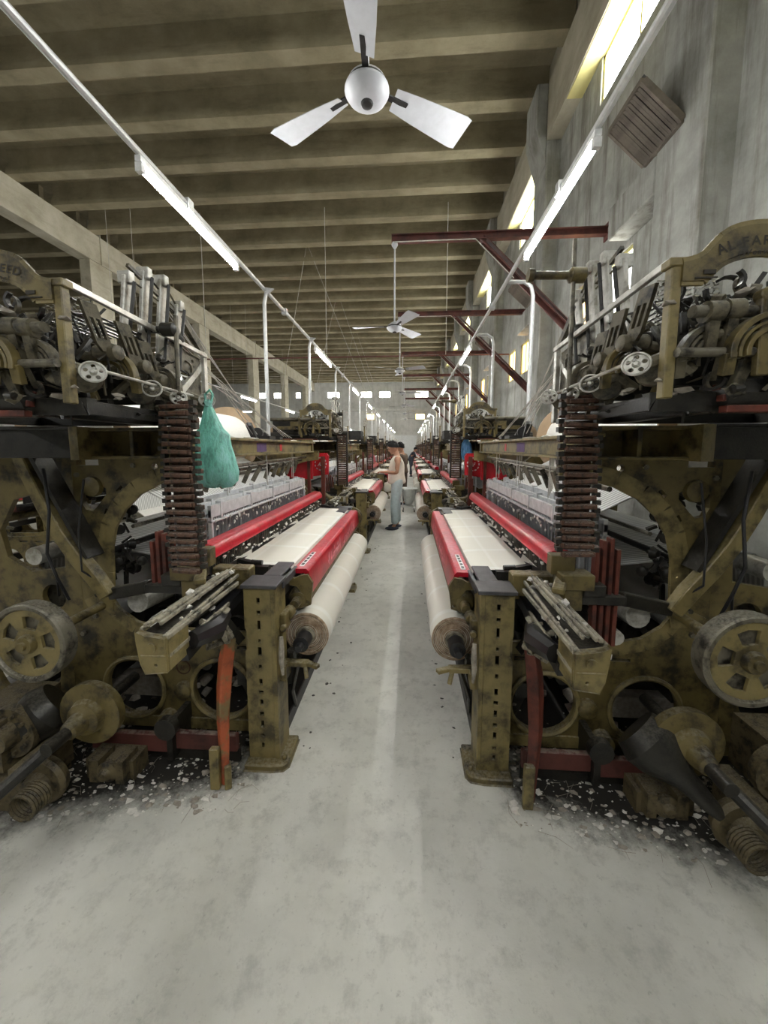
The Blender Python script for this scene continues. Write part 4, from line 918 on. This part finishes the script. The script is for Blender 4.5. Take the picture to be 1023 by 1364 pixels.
        m = m_(); m.tube([tuple(c + ex * (r * cos(a)) + Vector((0, 0, r * sin(a))) + ax * 0.004) for a in [2 * pi * k / 28 for k in range(28)]], 0.0035, 6, closed=True)
        P('disc_rim', m, 'bright_steel', keep=1, parent=d)
        P('disc_hub', m_().lathe(c, ax, [(-0.12, 0.012), (-0.012, 0.013), (0.008, 0.009), (0.016, 0.005)], 12), 'bright_steel', keep=1, parent=d)
        P('disc_arm', m_().tube([tuple(c - ax * 0.06), (u + 0.10, y + 0.02, z + 0.03), (u + 0.16, y + 0.02, z - 0.02)], [0.02, 0.024, 0.02], 8).lathe((u + 0.08, y + 0.05, z - 0.01), (0.5, 0.8, 0.1), [(-0.02, 0.045), (0.02, 0.05), (0.03, 0.02)], 14), 'dusty', keep=1)
    P('push_rod', m_().cyl((0.812, 1.10, 1.857), (0.80, 1.60, 1.842), 0.006, 8), 'bright_steel', keep=0)
    # slotted levers
    for y, z in ((1.16, 2.08), (1.40, 2.02), (1.30, 2.06)):
        ex = Vector((-0.25, 0.8, 0)).normalized(); ey = Vector((0, 0.42, -1)).normalized()
        P('slotted_lever', m_().plate([(-0.022, 0), (0.026, 0), (0.026, 0.14), (0.014, 0.165), (-0.012, 0.165), (-0.022, 0.14)], [slot((-0.008, 0.085), 0.006, 0.035), slot((0.011, 0.085), 0.006, 0.035)], (0.878, y, z + 0.02), ex, ey, 0.014), 'dusty', keep=1, bev=0.002)
        P('lever_boss', m_().lathe((0.87, y + 0.085, z - 0.13), (1, 0, 0), [(-0.03, 0.02), (-0.025, 0.028), (0.05, 0.028), (0.06, 0.02)], 12).tube([(0.88, y + 0.085, z - 0.13), (0.96, y + 0.10, z - 0.14), (1.05, y + 0.11, z - 0.12)], 0.018, 7), 'dusty', keep=0)
    # jack levers standing in a row, with the cords they pull
    for i in range(4):
        y = 1.40 + 0.09 * i; ztop = (2.31, 2.37, 2.38, 2.30)[i]; u = 0.925 - 0.010 * i
        m = m_().bar((u + 0.03, y, 1.90), (u, y + 0.02, ztop), 0.016, 0.052, (0, 1, 0)).box(u - 0.02, u + 0.03, y + 0.0, y + 0.03, ztop - 0.03, ztop + 0.02)
        P('jack_lever', m, 'bright_steel', keep=2, bev=0.003)
        P('jack_edge', m_().tube([(u - 0.024, y + 0.02, ztop - 0.02), (u - 0.01, y, 2.1), (u - 0.005, y - 0.01, 1.98)], 0.007, 5), 'black_iron', keep=0)
    m = m_()
    for i in range(4): m.tube([(0.925 - 0.01 * i, 1.41 + 0.09 * i, (2.31, 2.37, 2.38, 2.30)[i]), (0.90, 1.74, 2.24), (0.89, 1.84, 2.14)], 0.005, 4)
    m.bar((0.925, 1.42, 2.36), (0.90, 1.74, 2.24), 0.012, 0.016).bar((0.90, 1.70, 2.26), (0.895, 1.86, 2.12), 0.02, 0.03)
    P('jack_link', m, 'dusty', keep=1)
    P('pivot_knob', m_().blob((0.90, 1.66, 2.13), 0.035, 3, n=2, amp=0.1), 'grease', keep=1)
    # ---- harness cords from the jack levers to the healds over the arch
    m = m_(); q = random.Random(2)
    for i in range(9): m.tube([(0.90 + q.uniform(0, .1), 1.72 + 0.02 * i, 2.34 - 0.04 * i), (1.03 + 0.02 * (i % 5), 2.75 + 0.14 * i, 1.69 + 0.012)], 0.0035, 4)
    P('harness_cord', m, 'pale_cord', keep=2, stuff=True)
    P('cord_pulley', m_().cyl((1.05, 2.88, 1.72), (1.05, 2.91, 1.72), 0.045, 14).bar((1.05, 2.84, 1.66), (1.02, 2.66, 1.78), 0.04, 0.03).cyl((1.08, 3.08, 1.70), (1.08, 3.11, 1.70), 0.035, 12).box(0.93, 1.08, 2.83, 2.96, 1.665, 1.69).box(0.93, 1.09, 3.06, 3.13, 1.665, 1.69), 'black_iron', keep=2)
    # springs
    m = m_()
    for i in range(7):
        u = 0.985 + 0.028 * i
        pts = [(u + 0.010 * cos(t * 2.4), 1.30 + 0.010 * sin(t * 2.4), 2.02 + 0.006 * t) for t in range(0, 28)]
        m.tube(pts, 0.0035, 4)
    P('spring_row', m, 'bright_steel', keep=1, stuff=True)
    # oil rod with its cross handle
    ur = 0.80 if s < 0 else 0.80
    P('standing_rod', m_().cyl((ur, 1.50, 1.84), (ur - 0.005, 1.50, 2.44 if s > 0 else 2.18), 0.009, 8), 'steel', keep=1)
    if s > 0: P('cross_handle', m_().lathe((0.815, 1.50, 2.30), (-1, 0, 0.03), [(-0.03, 0.012), (-0.02, 0.03), (0.03, 0.03), (0.04, 0.016), (0.16, 0.016), (0.165, 0.026), (0.185, 0.026)], 14), 'olive', keep=1)
    else: P('cross_handle', m_().lathe((0.82, 1.50, 2.12), (1, 0, 0.03), [(-0.03, 0.012), (-0.02, 0.03), (0.03, 0.03), (0.04, 0.016), (0.10, 0.016)], 14), 'grease', keep=1)
    # second lag barrel low at the back, and rails
    m = m_()
    for i in range(3): m.box(1.08, 1.75, 1.12 + 0.015 * i, 1.15 + 0.015 * i, 1.70 + i * 0.036, 1.722 + i * 0.036)
    P('red_lag_bar', m, 'rust_red', keep=1, bev=0.002)
    P('barrel', m_().lathe((1.08, 1.18, 1.76), (1, 0, 0), [(0, 0.03), (0.01, 0.06), (0.7, 0.06)], 8), 'grease', keep=1)
    for nm, mt, cnt, sd in (('small_gear', 'grease', 90, 41), ('small_lever', 'dusty', 70, 43)):
        m = m_(); q = random.Random(sd)
        for i in range(cnt):
            u = q.uniform(0.87, 1.30); y = q.uniform(1.10, 1.8) if u < 1.0 else q.uniform(1.07, 1.3); z = q.uniform(1.75, 2.10); k = q.random()
            if k < 0.35: m.bar((u, y, z), (u + q.uniform(-.04, .04), y + q.uniform(-.05, .08), z + q.uniform(-.10, .10)), q.uniform(.008, .018), q.uniform(.005, .012))
            elif k < 0.60: m.lathe((u, y, z), (q.uniform(-1, 1), q.uniform(-1, 0), q.uniform(-.4, .4)), [(-.014, .006), (-.012, q.uniform(.009, .022)), (.012, q.uniform(.009, .022)), (.014, .006)], 10)
            elif k < 0.80: m.tube([(u, y, z), (u + q.uniform(-.05, .05), y + .03, z + q.uniform(-.06, .06)), (u + q.uniform(-.08, .08), y + .06, z - q.uniform(0, .08))], .0045, 5)
            else:
                r = q.uniform(.02, .05); a0_ = q.uniform(0, 6); strip(m, [(u + r * cos(a0_ + t * .35), z + r * sin(a0_ + t * .35)) for t in range(7)], .008, y, .014)
        P(nm, m, mt, keep=1, stuff=True)
    m = m_()
    for i in range(40):
        u = q.uniform(0.86, 1.3); m.blob((u, q.uniform(1.08, 1.8), q.uniform(1.74, 2.12)), q.uniform(.006, .018), i, (1.3, 1.3, .6), amp=.5)
    P('dust_tuft', m, 'dirty_lint', keep=0, stuff=True)
    return T
def chain(s, label, group, fine=True):
    z1, z0 = (1.79, 1.045) if s < 0 else (1.80, 1.17)
    T = Thing('pattern_chain', (s * 0.82, 1.5, z1), label, 'pattern chain', group, s, (MX, 0, 0))
    n = int((z1 - z0) / 0.0315); wob = random.Random(17); P = T.part
    A = T.m().box(0.747, 0.873, 1.470, 1.492, -0.010, 0.010).box(0.757, 0.863, 1.460, 1.470, -0.006, 0.008)
    C = T.m().box(0.728, 0.750, 1.474, 1.500, -0.009, 0.009)
    if fine:
        base = T.base; T.base = (base[0], base[1], 0)
        la = A.mesh('lag', 'lagwood', T.base, bev=0.002); lc = C.mesh('chain_link', 'grease', T.base); ld = T.m().box(0.868, 0.890, 1.474, 1.500, -0.009, 0.009).mesh('chain_link', 'grease', T.base)
        for i in range(n):
            z = z1 - 0.02 - i * 0.0315; t = i / n
            for bk in (0, 1):
                if bk and i % 1: continue
                o = P('lag', la, 'lagwood', keep=1); o.location = (s * (wob.uniform(-.004, .004) + (-0.012 if s < 0 else 0.012) * t), bk * 0.055 + wob.uniform(-.003, .003), z - z1 + (0.012 if bk else 0)); o.rotation_euler = (wob.uniform(-.15, .15), wob.uniform(-.05, .05), wob.uniform(-.03, .03))
                if not bk:
                    for l2 in (lc, ld): o2 = P('chain_link', l2, 'grease', keep=1); o2.location = o.location + Vector((0, 0.004, 0.0157))
    else:
        m = T.m()
        for i in range(n): z = z1 - 0.02 - i * 0.0315; m.box(0.747, 0.873, 1.47, 1.53, z - .010, z + .010)
        P('lag_band', m, 'lagwood', keep=1, stuff=True)
        m = T.m()
        for u in (0.742, 0.878): m.box(u - 0.012, u + 0.012, 1.48, 1.52, z0, z1)
        P('side_link', m, 'grease', keep=1, stuff=True)
    P('barrel', M(s).cyl((0.73, 1.52, z1 + 0.012), (0.89, 1.52, z1 + 0.012), 0.035, 8), 'grease', keep=1) if not fine else None
    return T
def cloth_roll(s, label, group):
    T = Thing('cloth_roll', (s * 0.405, 1.9, 0.578), label, 'cloth roll', group, s, (MX, 0, 0))
    u, z, r = 0.402, 0.578, 0.122; P = T.part; m = T.m()
    prof = [(0.0, 0.04), (0.002, r - 0.006), (0.01, r)]
    q = random.Random(2)
    for i in range(1, 24): prof.append((0.01 + i * 0.082, r + q.uniform(-0.0025, 0.0025)))
    prof += [(1.895, r), (1.90, r - 0.006), (1.902, 0.04)]
    P('fabric', m.lathe((u, 1.905, z), (0, 1, 0), prof, 40), 'cloth_roll', keep=2, smooth=60)
    m = T.m()
    for i in range(9):
        rr = 0.040 + i * 0.0093; m.lathe((u + q.uniform(-.001, .001), 1.906, z), (0, -1, 0), [(-0.004, rr), (0.0015 + q.uniform(0, .005), rr), (0.0012 + q.uniform(0, .005), rr - 0.006), (-0.004, rr - 0.0075)][:2] + [(0.001 + 0.004 * (i % 2), rr + 0.006), (-0.004, rr + 0.0075)], 32)
    P('wound_edge', m, 'roll_end', keep=1, label='tan wound edge of the cloth roll')
    P('shaft', T.m().lathe((u + 0.004, 1.915, z - 0.004), (0, -1, 0), [(0, 0.044), (0.115, 0.041), (0.118, 0.020), (0.16, 0.018)], 20), 'black_plastic', keep=1)
    P('core', T.m().lathe((u + 0.003, 1.90, z - 0.002), (0, -1, 0), [(0, 0.052), (0.022, 0.052), (0.022, 0.045)], 20), 'linty', keep=0)
    P('far_shaft', T.m().cyl((u, 3.80, z), (u, 4.06, z), 0.03, 12), 'black_plastic', keep=1)
    return T

LG = {-1: 'looms on the left of the aisle', 1: 'looms on the right of the aisle'}
for s in (-1, 1):
    L = loom(s, place(s, 0), LG[s])
    D = dobby(s, 'dusty black and olive loom head with arched name plate over the nearest %s loom' % SIDE[s], 'loom heads')
    K = chain(s, 'rusty wooden lag chain hanging at the near end of the first %s loom' % SIDE[s], 'pattern chains')
    K2 = chain(s, 'brown lag chain hanging at the second loom on the %s' % SIDE[s], 'pattern chains', fine=False)
    K2.o.location.y += PITCH
    R = cloth_roll(s, 'cream cloth roll with tan end and black shaft on the nearest %s loom' % SIDE[s], 'cloth rolls by the aisle')
    for i in range(1, NLOOM):
        off = (0, PITCH * i, 0); lv = 1 if i == 1 else (2 if i < 5 else 3)
        L.again(off, place(s, i), LG[s], lv)
        D.again(off, 'dusty loom head with jack levers over the %s loom on the %s of the aisle' % (ORD[i], SIDE[s]), 'loom heads', min(lv, 2))
        if i > 1: K2.again((0, PITCH * (i - 1), 0), 'brown lag chain at the %s loom on the %s of the aisle' % (ORD[i], SIDE[s]), 'pattern chains', 1)
        R.again(off, 'cream cloth roll at the %s loom on the %s of the aisle' % (ORD[i], SIDE[s]), 'cloth rolls by the aisle', 2 if i > 1 else 1)
    if s < 0:
        # the rows beyond, back to back and across the next aisle
        for row, (dx, rz) in enumerate(((-5.17, True), (-5.6, False))):
            for i in range(0, 8):
                lab = '%s loom in the %s row beyond the left looms' % (ORD[i], ('first', 'second')[row])
                for X, lb in ((L, lab), (D, 'loom head over the ' + lab)):
                    c = X.again((0, 0, 0), lb, ('looms in the rows beyond on the left', 'loom heads in the rows beyond on the left')[X is D], 2)
                    if rz: c.rotation_euler = (0, 0, pi); c.location = (2 * MX + dx - X.o.location.x, 2 * 3.0 - X.o.location.y + 1.9 + PITCH * i, X.o.location.z)
                    else: c.location = X.o.location + Vector((dx, 1.9 + PITCH * i, 0))
# ================================================================== HANGING BAGS, TROLLEY, FLOOR FLUFF
def bag(x, y, ztop, h, wd, mat, label, fill=None):
    T = Thing('plastic_bag', (x, y, ztop), label, 'bag')
    n = 26; rows = [(0, .07, .05), (.08, .13, .12), (.18, .19, .18), (.28, .26, .24), (.36, .40, .32), (.42, .40, .36), (.60, .44, .42), (.80, .49, .46), (.92, .46, .42), (.985, .33, .28), (1.0, .10, .08)]
    q = random.Random(5); ph = [q.uniform(0, 6.28) for _ in range(6)]
    vs = []; fs = []
    for i, (t, a, b) in enumerate(rows):
        for j in range(n):
            an = 2 * pi * j / n; k = 1 + 0.05 * sin(5 * an + ph[0] + t * 4) + 0.04 * sin(9 * an + ph[1] - t * 7)
            vs.append((x + wd * a * cos(an) * k + 0.15 * wd * t, y + wd * 0.7 * b * sin(an) * k, ztop - t * h + 0.01 * sin(3 * an + ph[2])))
    for i in range(len(rows) - 1): fs += [(i * n + j, i * n + (j + 1) % n, (i + 1) * n + (j + 1) % n, (i + 1) * n + j) for j in range(n)]
    fs.append(tuple(range((len(rows) - 1) * n, len(rows) * n)))
    T.part('bag_skin', M().add(vs, fs), mat, smooth=80)
    T.part('knot', M().blob((x, y, ztop + 0.005), wd * 0.09, 3, (1, 1, 1.3), n=1), mat)
    T.part('handle_loop', M().tube([(x - 0.012, y, ztop), (x - 0.02, y + 0.01, ztop + 0.05), (x, y + 0.02, ztop + 0.075), (x + 0.018, y + 0.01, ztop + 0.05), (x + 0.01, y, ztop)], 0.006, 6), mat)
    if fill: T.part('contents', M().blob((x + 0.15 * wd, y, ztop - h * 0.85), wd * 0.36, 8, (1, 0.7, 0.6), n=2, amp=0.1), fill)
plain('bag_contents', (0.03, 0.22, 0.14), 0.7)
bag(-0.950, 1.72, 1.80, 0.385, 0.205, 'teal_bag', 'teal plastic bag hanging from the loom head beside the left lag chain', 'bag_contents')
bag(0.785, 5.22, 1.78, 0.36, 0.17, 'blue_bag', 'blue plastic bag hanging on the second loom on the right')

def trolley():
    x, y = -0.0, 9.3
    T = Thing('trolley', (x, y, 0), 'small grey trolley with a draped sack in the aisle behind the vested man', 'trolley')
    m = M()
    for a in (-0.18, 0.18):
        for b in (-0.18, 0.18): m.tube([(x + a * 0.8, y + b, 0.05), (x + a, y + b, 0.56)], 0.012, 6)
    for z in (0.12, 0.54):
        for b in (-0.18, 0.18): m.tube([(x - 0.18, y + b, z), (x + 0.18, y + b, z)], 0.010, 6)
        for a in (-0.18, 0.18): m.tube([(x + a, y - 0.18, z), (x + a, y + 0.18, z)], 0.010, 6)
    T.part('frame', m, 'conduit')
    for a in (-0.14, 0.14):
        for b in (-0.18, 0.18): T.part('wheel', M().cyl((x + a - 0.012, y + b, 0.035), (x + a + 0.012, y + b, 0.035), 0.035, 14), 'black_plastic')
    T.part('top_board', M().box(x - 0.22, x + 0.22, y - 0.22, y + 0.22, 0.56, 0.59), 'grey_cloth', bev=0.008)
    m = M(); n = 12; vs = []; fs = []
    for i, (z, k) in enumerate(((0.597, 0.19), (0.56, 0.205), (0.40, 0.15), (0.25, 0.12), (0.16, 0.07))):
        for j in range(n):
            a = 2 * pi * j / n; r = k * (1 + 0.10 * sin(3 * a + i)); vs.append((x + r * cos(a), y - 0.06 + r * 1.05 * sin(a), z))
    for i in range(4): fs += [(i * n + j, i * n + (j + 1) % n, (i + 1) * n + (j + 1) % n, (i + 1) * n + j) for j in range(n)]
    fs += [tuple(range(n)), tuple(range(4 * n, 5 * n))]
    T.part('sack', m.add(vs, fs), 'grey_cloth', smooth=80)
trolley()

def fluff():
    q = random.Random(77)
    for s in (-1, 1):
        m = M(); g = M(); f = M()
        for i in range(900):
            u = q.uniform(0.62, 2.0); Y = q.uniform(1.42, 1.9) - 0.12 * (u - 0.6) ** 1.2 + (q.uniform(0, 0.4) if q.random() < .3 else 0)
            r = q.choice((.002, .003, .004, .006, .010)) * q.uniform(.7, 1.3)
            (m if q.random() < .55 else g).blob((MX + s * u, Y, r * .35), r, i, (1.6, 1.1, .5), amp=.55)
        for i in range(55):
            u = q.uniform(0.6, 1.9); Y = q.uniform(1.40, 1.85) - 0.10 * (u - 0.6); a = q.uniform(0, 6.28); l = q.uniform(.02, .07)
            p = Vector((MX + s * u, Y, .004)); d = Vector((cos(a), sin(a), 0)); e = Vector((-sin(a), cos(a), 0))
            f.tube([p, p + d * l + e * l * .3 + Vector((0, 0, q.uniform(0, .012))), p + d * l * 2 - e * l * q.uniform(-.3, .3)], .0009, 3)
        for nm, mm, mt in (('lint_tufts', m, 'lint'), ('dirty_lint_tufts', g, 'dirty_lint'), ('loose_threads', f, 'dirty_lint')):
            o = link(nm, mm.mesh(nm, mt)); o['kind'] = 'stuff'; o['label'] = '%s scattered on the oily floor by the nearest %s loom' % ({'lint_tufts': 'white lint tufts', 'dirty_lint_tufts': 'grey dirty lint tufts', 'loose_threads': 'loose pale threads'}[nm], SIDE[s])
    m = M()
    for i in range(90):
        s = q.choice((-1, 1)); r = q.uniform(.003, .009); m.blob((MX + s * q.uniform(.30, .50), q.uniform(1.7, 6.0), r * .35), r, i, (1.4, 1.2, .5), amp=.5)
    o = link('aisle_debris', m.mesh('aisle_debris', 'grease')); o['kind'] = 'stuff'; o['label'] = 'dark crumbs of debris along the edges of the aisle floor'
fluff()

# ================================================================== PEOPLE
def skin_mesh(name, verts, edges, mat, sub=2, vox=None, extra=None, rootv=0):
    """one continuous surface grown over a skeleton: (point, radius) per joint"""
    me = bpy.data.meshes.new(name); me.from_pydata([v[0] for v in verts], edges, [])
    o = bpy.data.objects.new(name, me); COL.objects.link(o)
    md = o.modifiers.new('s', 'SKIN'); md.use_smooth_shade = True
    for i, d in enumerate(me.skin_vertices[0].data):
        r = verts[i][1]; d.radius = r if isinstance(r, tuple) else (r, r); d.use_root = (i == rootv)
    o.modifiers.new('u', 'SUBSURF').levels = sub
    dg = bpy.context.evaluated_depsgraph_get(); dg.update()
    r = bpy.data.meshes.new_from_object(o.evaluated_get(dg)); bpy.data.objects.remove(o)
    if extra or vox:
        bm = bmesh.new(); bm.from_mesh(r)
        for e in (extra or []):
            t = e.mesh('t', mat); bm.from_mesh(t)
        bm.to_mesh(r); bm.free()
        o = bpy.data.objects.new('t', r); COL.objects.link(o)
        mm = o.modifiers.new('r', 'REMESH'); mm.mode = 'VOXEL'; mm.voxel_size = vox; mm.use_smooth_shade = True
        sm = o.modifiers.new('sm', 'SMOOTH'); sm.factor = 0.5; sm.iterations = 2
        dg = bpy.context.evaluated_depsgraph_get(); dg.update()
        r2 = bpy.data.meshes.new_from_object(o.evaluated_get(dg)); bpy.data.objects.remove(o); r = r2
    r.name = name; r.materials.clear(); r.materials.append(MATS[mat])
    for p in r.polygons: p.use_smooth = True
    return r
def ell(c, r, ax=None, n=14):
    m = M(); c = Vector(c); vs = []; fs = []
    for i in range(n + 1):
        t = pi * i / n
        for j in range(n * 2):
            a = pi * j / n; p = Vector((r[0] * sin(t) * cos(a), r[1] * sin(t) * sin(a), r[2] * cos(t)))
            if ax is not None: p = ax @ p
            vs.append(tuple(c + p))
    w2 = n * 2
    for i in range(n): fs += [(i * w2 + j, i * w2 + (j + 1) % w2, (i + 1) * w2 + (j + 1) % w2, (i + 1) * w2 + j) for j in range(w2)]
    return m.add(vs, fs)
def person(loc, face, h, label, J, tops, bottoms, vox=0.011, sleeves=False, bow=0.5):
    """J: joints in the figure's own frame (x forward, y to its left, z up) for a 1.70 m figure"""
    T = Thing('person', (0, 0, 0), label, 'person'); T.o.location = loc; T.o.rotation_euler = (0, 0, face); T.o.scale = (h / 1.7,) * 3
    V = Vector
    def P(k): return V(J[k])
    hc = P('head'); rot = Matrix.Rotation(bow, 3, 'Y')
    def hp(x, y, z): return hc + rot @ V((x, y, z))
    ex = [ell(hc, (0.094, 0.074, 0.112), rot), ell(hp(0.035, 0, -0.055), (0.058, 0.055, 0.062), rot), ell(hp(0.093, 0, -0.018), (0.020, 0.013, 0.024), rot),
          ell(hp(0.088, 0, -0.062), (0.012, 0.024, 0.012), rot), ell(hp(0.075, 0, -0.092), (0.022, 0.024, 0.018), rot), ell(hp(-0.005, 0.076, -0.01), (0.020, 0.010, 0.032), rot), ell(hp(-0.005, -0.076, -0.01), (0.020, 0.010, 0.032), rot)]
    names = ['pelvis', 'waist', 'chest', 'neck0', 'neck1']
    vs = [(P('pelvis'), (0.115, 0.090)), (P('waist'), (0.112, 0.090)), (P('chest'), (0.145, 0.105)), (P('neck0'), 0.060), (hc + rot @ V((-0.02, 0, -0.06)), 0.052)]
    ed = [(0, 1), (1, 2), (2, 3), (3, 4)]
    for sd in ('l', 'r'):
        b = len(vs); sg = 1 if sd == 'l' else -1
        vs += [(P('sh_' + sd), 0.056), ((P('sh_' + sd) + P('el_' + sd)) / 2, 0.048), (P('el_' + sd), 0.039), ((P('el_' + sd) * .6 + P('wr_' + sd) * .4), 0.037), (P('wr_' + sd), 0.026)]
        ed += [(2, b), (b, b + 1), (b + 1, b + 2), (b + 2, b + 3), (b + 3, b + 4)]
        # the hand: palm, four unequal bent fingers, and a thumb from the side of the palm
        w0 = P('wr_' + sd); fd = (w0 - P('el_' + sd)).normalized(); side = V((0, 0, 1)).cross(fd).normalized() * sg; up = fd.cross(side).normalized() * sg
        palm = w0 + fd * 0.055; vs.append((palm, (0.026, 0.032))); ed.append((b + 4, b + 5))
        for k, (off, ln, ra) in enumerate(((-0.026, .070, .0088), (-0.009, .080, .0092), (0.009, .074, .0088), (0.026, .058, .0080))):
            i = len(vs); p0 = palm + fd * 0.035 + side * off; p1 = p0 + fd * ln * .5 - up * ln * .15; p2 = p1 + fd * ln * .25 - up * ln * .40
            vs += [(p0, ra * 1.1), (p1, ra), (p2, ra * .85)]; ed += [(b + 5, i), (i, i + 1), (i + 1, i + 2)]
        i = len(vs); p0 = w0 + fd * 0.035 - side * 0.034; vs += [(p0, .013), (p0 + fd * .03 - side * .014 - up * .006, .010), (p0 + fd * .055 - side * .010 - up * .02, .0085)]; ed += [(b + 5, i), (i, i + 1), (i + 1, i + 2)]
        b = len(vs)
        vs += [(P('hip_' + sd) * .8 + P('pelvis') * .2, 0.070), ((P('hip_' + sd) + P('kn_' + sd)) / 2, 0.066), (P('kn_' + sd), 0.054), (P('kn_' + sd) * .55 + P('an_' + sd) * .45, 0.052), (P('an_' + sd), 0.036), (P('an_' + sd) + V((0.05, 0, -0.045)), 0.036), (P('an_' + sd) + V((0.15, 0, -0.055)), 0.030)]
        ed += [(0, b), (b, b + 1), (b + 1, b + 2), (b + 2, b + 3), (b + 3, b + 4), (b + 4, b + 5), (b + 5, b + 6)]
    T.part('body', skin_mesh('body', vs, ed, 'skin', 2, vox, ex), 'skin')
    cap = M(); n = 12; vs2 = []; fs = []
    for i in range(n + 1):
        t = radians(118) * i / n
        for j in range(24):
            a = 2 * pi * j / 24; lim = 0.46 + 0.54 * (0.5 - 0.5 * cos(a)) ** 0.7 ; tt = t * lim
            k = 1.10 + 0.03 * sin(j * 3.1 + i); vs2.append(tuple(hp(0.099 * sin(tt) * cos(a) * k - 0.006, 0.079 * sin(tt) * sin(a) * k, 0.118 * cos(tt) * k + 0.004)))
    for i in range(n): fs += [(i * 24 + j, i * 24 + (j + 1) % 24, (i + 1) * 24 + (j + 1) % 24, (i + 1) * 24 + j) for j in range(24)]
    cap.add(vs2, fs); q = random.Random(3)
    for i in range(26):
        a = q.uniform(0, 6.28); t = q.uniform(0.1, 1.25 if cos(a) < 0.0 else 0.72)
        p = hp(0.103 * sin(t) * cos(a), 0.082 * sin(t) * sin(a), 0.125 * cos(t)); cap.blob(tuple(p), 0.026, i, (1, 1, .8), n=1, amp=.3)
    T.part('hair', cap, 'hair', smooth=80)
    m = M()
    for y in (-0.030, 0.030):
        m.add(ell(hp(0.082, y, 0.004), (0.008, 0.014, 0.007), rot, 6).v, ell((0, 0, 0), (1, 1, 1), None, 6).f)
        m.add(ell(hp(0.086, y, 0.022), (0.007, 0.020, 0.005), rot, 6).v, ell((0, 0, 0), (1, 1, 1), None, 6).f)
    T.part('eyes_and_brows', m, 'hair')
    vt = [(P('pelvis') + V((0, 0, -0.07)), (0.205, 0.165)), (P('pelvis') + V((0, 0, 0.03)), (0.190, 0.152)), (P('waist'), (0.165, 0.132)), (P('chest') + V((0, 0, -0.02)), (0.176, 0.135)), (P('chest') + V((0, 0, 0.07)), (0.135, 0.100)), (P('neck0') + V((0, 0, -0.03)), 0.075)]
    et = [(0, 1), (1, 2), (2, 3), (3, 4), (4, 5)]
    for sd in ('l', 'r'):
        b = len(vt)
        if sleeves: vt += [(P('sh_' + sd), 0.070), ((P('sh_' + sd) + P('el_' + sd)) / 2, 0.062), (P('el_' + sd), 0.054)] ; et += [(4, b), (b, b + 1), (b + 1, b + 2)]
        else: vt += [(P('sh_' + sd) * .72 + P('neck0') * .28 + V((0, 0, .012)), 0.048)]; et += [(4, b)]
    T.part('shirt' if sleeves else 'vest', skin_mesh('top', vt, et, tops, 2), tops)
    vb = [(P('pelvis') + V((0, 0, 0.02)), (0.155, 0.122)), (P('pelvis') + V((0, 0, 0.10)), (0.150, 0.118))]; eb = [(0, 1)]
    for sd in ('l', 'r'):
        b = len(vb); vb += [(P('hip_' + sd), 0.112), ((P('hip_' + sd) + P('kn_' + sd)) / 2, 0.104), (P('kn_' + sd), 0.090), (P('kn_' + sd) * .45 + P('an_' + sd) * .55, 0.082), (P('an_' + sd) + V((0, 0, .02)), 0.070)]
        eb += [(0, b), (b, b + 1), (b + 1, b + 2), (b + 2, b + 3), (b + 3, b + 4)]
        T.part('shoe', M().add(*(lambda e: (e.v, e.f))(ell(P('an_' + sd) + V((0.055, 0, -0.048)), (0.135, 0.050, 0.038)))), 'dark_cloth')
    T.part('trousers', skin_mesh('bottom', vb, eb, bottoms, 2), bottoms)
    return T
ST = dict(pelvis=(0, 0, .93), waist=(.015, 0, 1.07), chest=(0, 0, 1.27), neck0=(.0, 0, 1.43), head=(.075, 0, 1.585),
          sh_l=(.0, .185, 1.385), sh_r=(.0, -.185, 1.385), el_l=(.02, .225, 1.11), el_r=(.0, -.215, 1.11), wr_l=(.255, .10, 1.12), wr_r=(.245, -.11, 1.11),
          hip_l=(0, .09, .89), hip_r=(0, -.09, .89), kn_l=(.05, .10, .49), kn_r=(.00, -.10, .49), an_l=(.05, .11, .085), an_r=(-.03, -.11, .085))
person((-0.235, 7.2, 0), radians(188), 1.72, 'man in cream sleeveless vest and grey-blue trousers looking down at his hands', ST, 'vest', 'trouser')
S2 = dict(ST); S2.update(head=(.05, 0, 1.60))
person((-0.19, 10.15, 0), radians(150), 1.72, 'dark-haired man in brown clothes half hidden behind the man in the vest', S2, 'brown_cloth', 'brown_cloth', 0.014, True, 0.2)
S3 = dict(ST); S3.update(chest=(.12, 0, 1.24), neck0=(.18, 0, 1.39), head=(.26, 0, 1.53), sh_l=(.14, .18, 1.34), sh_r=(.14, -.18, 1.34), el_l=(.25, .2, 1.1), el_r=(.24, -.2, 1.1), wr_l=(.45, .1, 1.02), wr_r=(.45, -.1, 1.02))
person((0.10, 20.6, 0), radians(10), 1.68, 'man in dark clothes leaning over a loom far down the aisle on the right', S3, 'dark_cloth', 'dark_cloth', 0.016, True, 0.4)
person((-1.25, 12.28, 0), radians(0), 1.66, 'person in a rose red shirt standing between the looms on the left', S2, 'rose_cloth', 'brown_cloth', 0.016, True, 0.3)
# white thread in the man's hand
T = Thing('cloth_scrap', (-0.52, 7.18, 1.14), 'small white scrap held in the hands of the man in the vest', 'scrap')
T.part('sheet', M().add([(-0.60, 7.12, 1.17), (-0.50, 7.10, 1.15), (-0.49, 7.24, 1.16), (-0.62, 7.25, 1.21), (-0.60, 7.12, 1.173), (-0.50, 7.10, 1.153), (-0.49, 7.24, 1.163), (-0.62, 7.25, 1.213)], [(0, 1, 2, 3), (7, 6, 5, 4), (0, 1, 5, 4), (1, 2, 6, 5), (2, 3, 7, 6), (3, 0, 4, 7)]), 'lint')
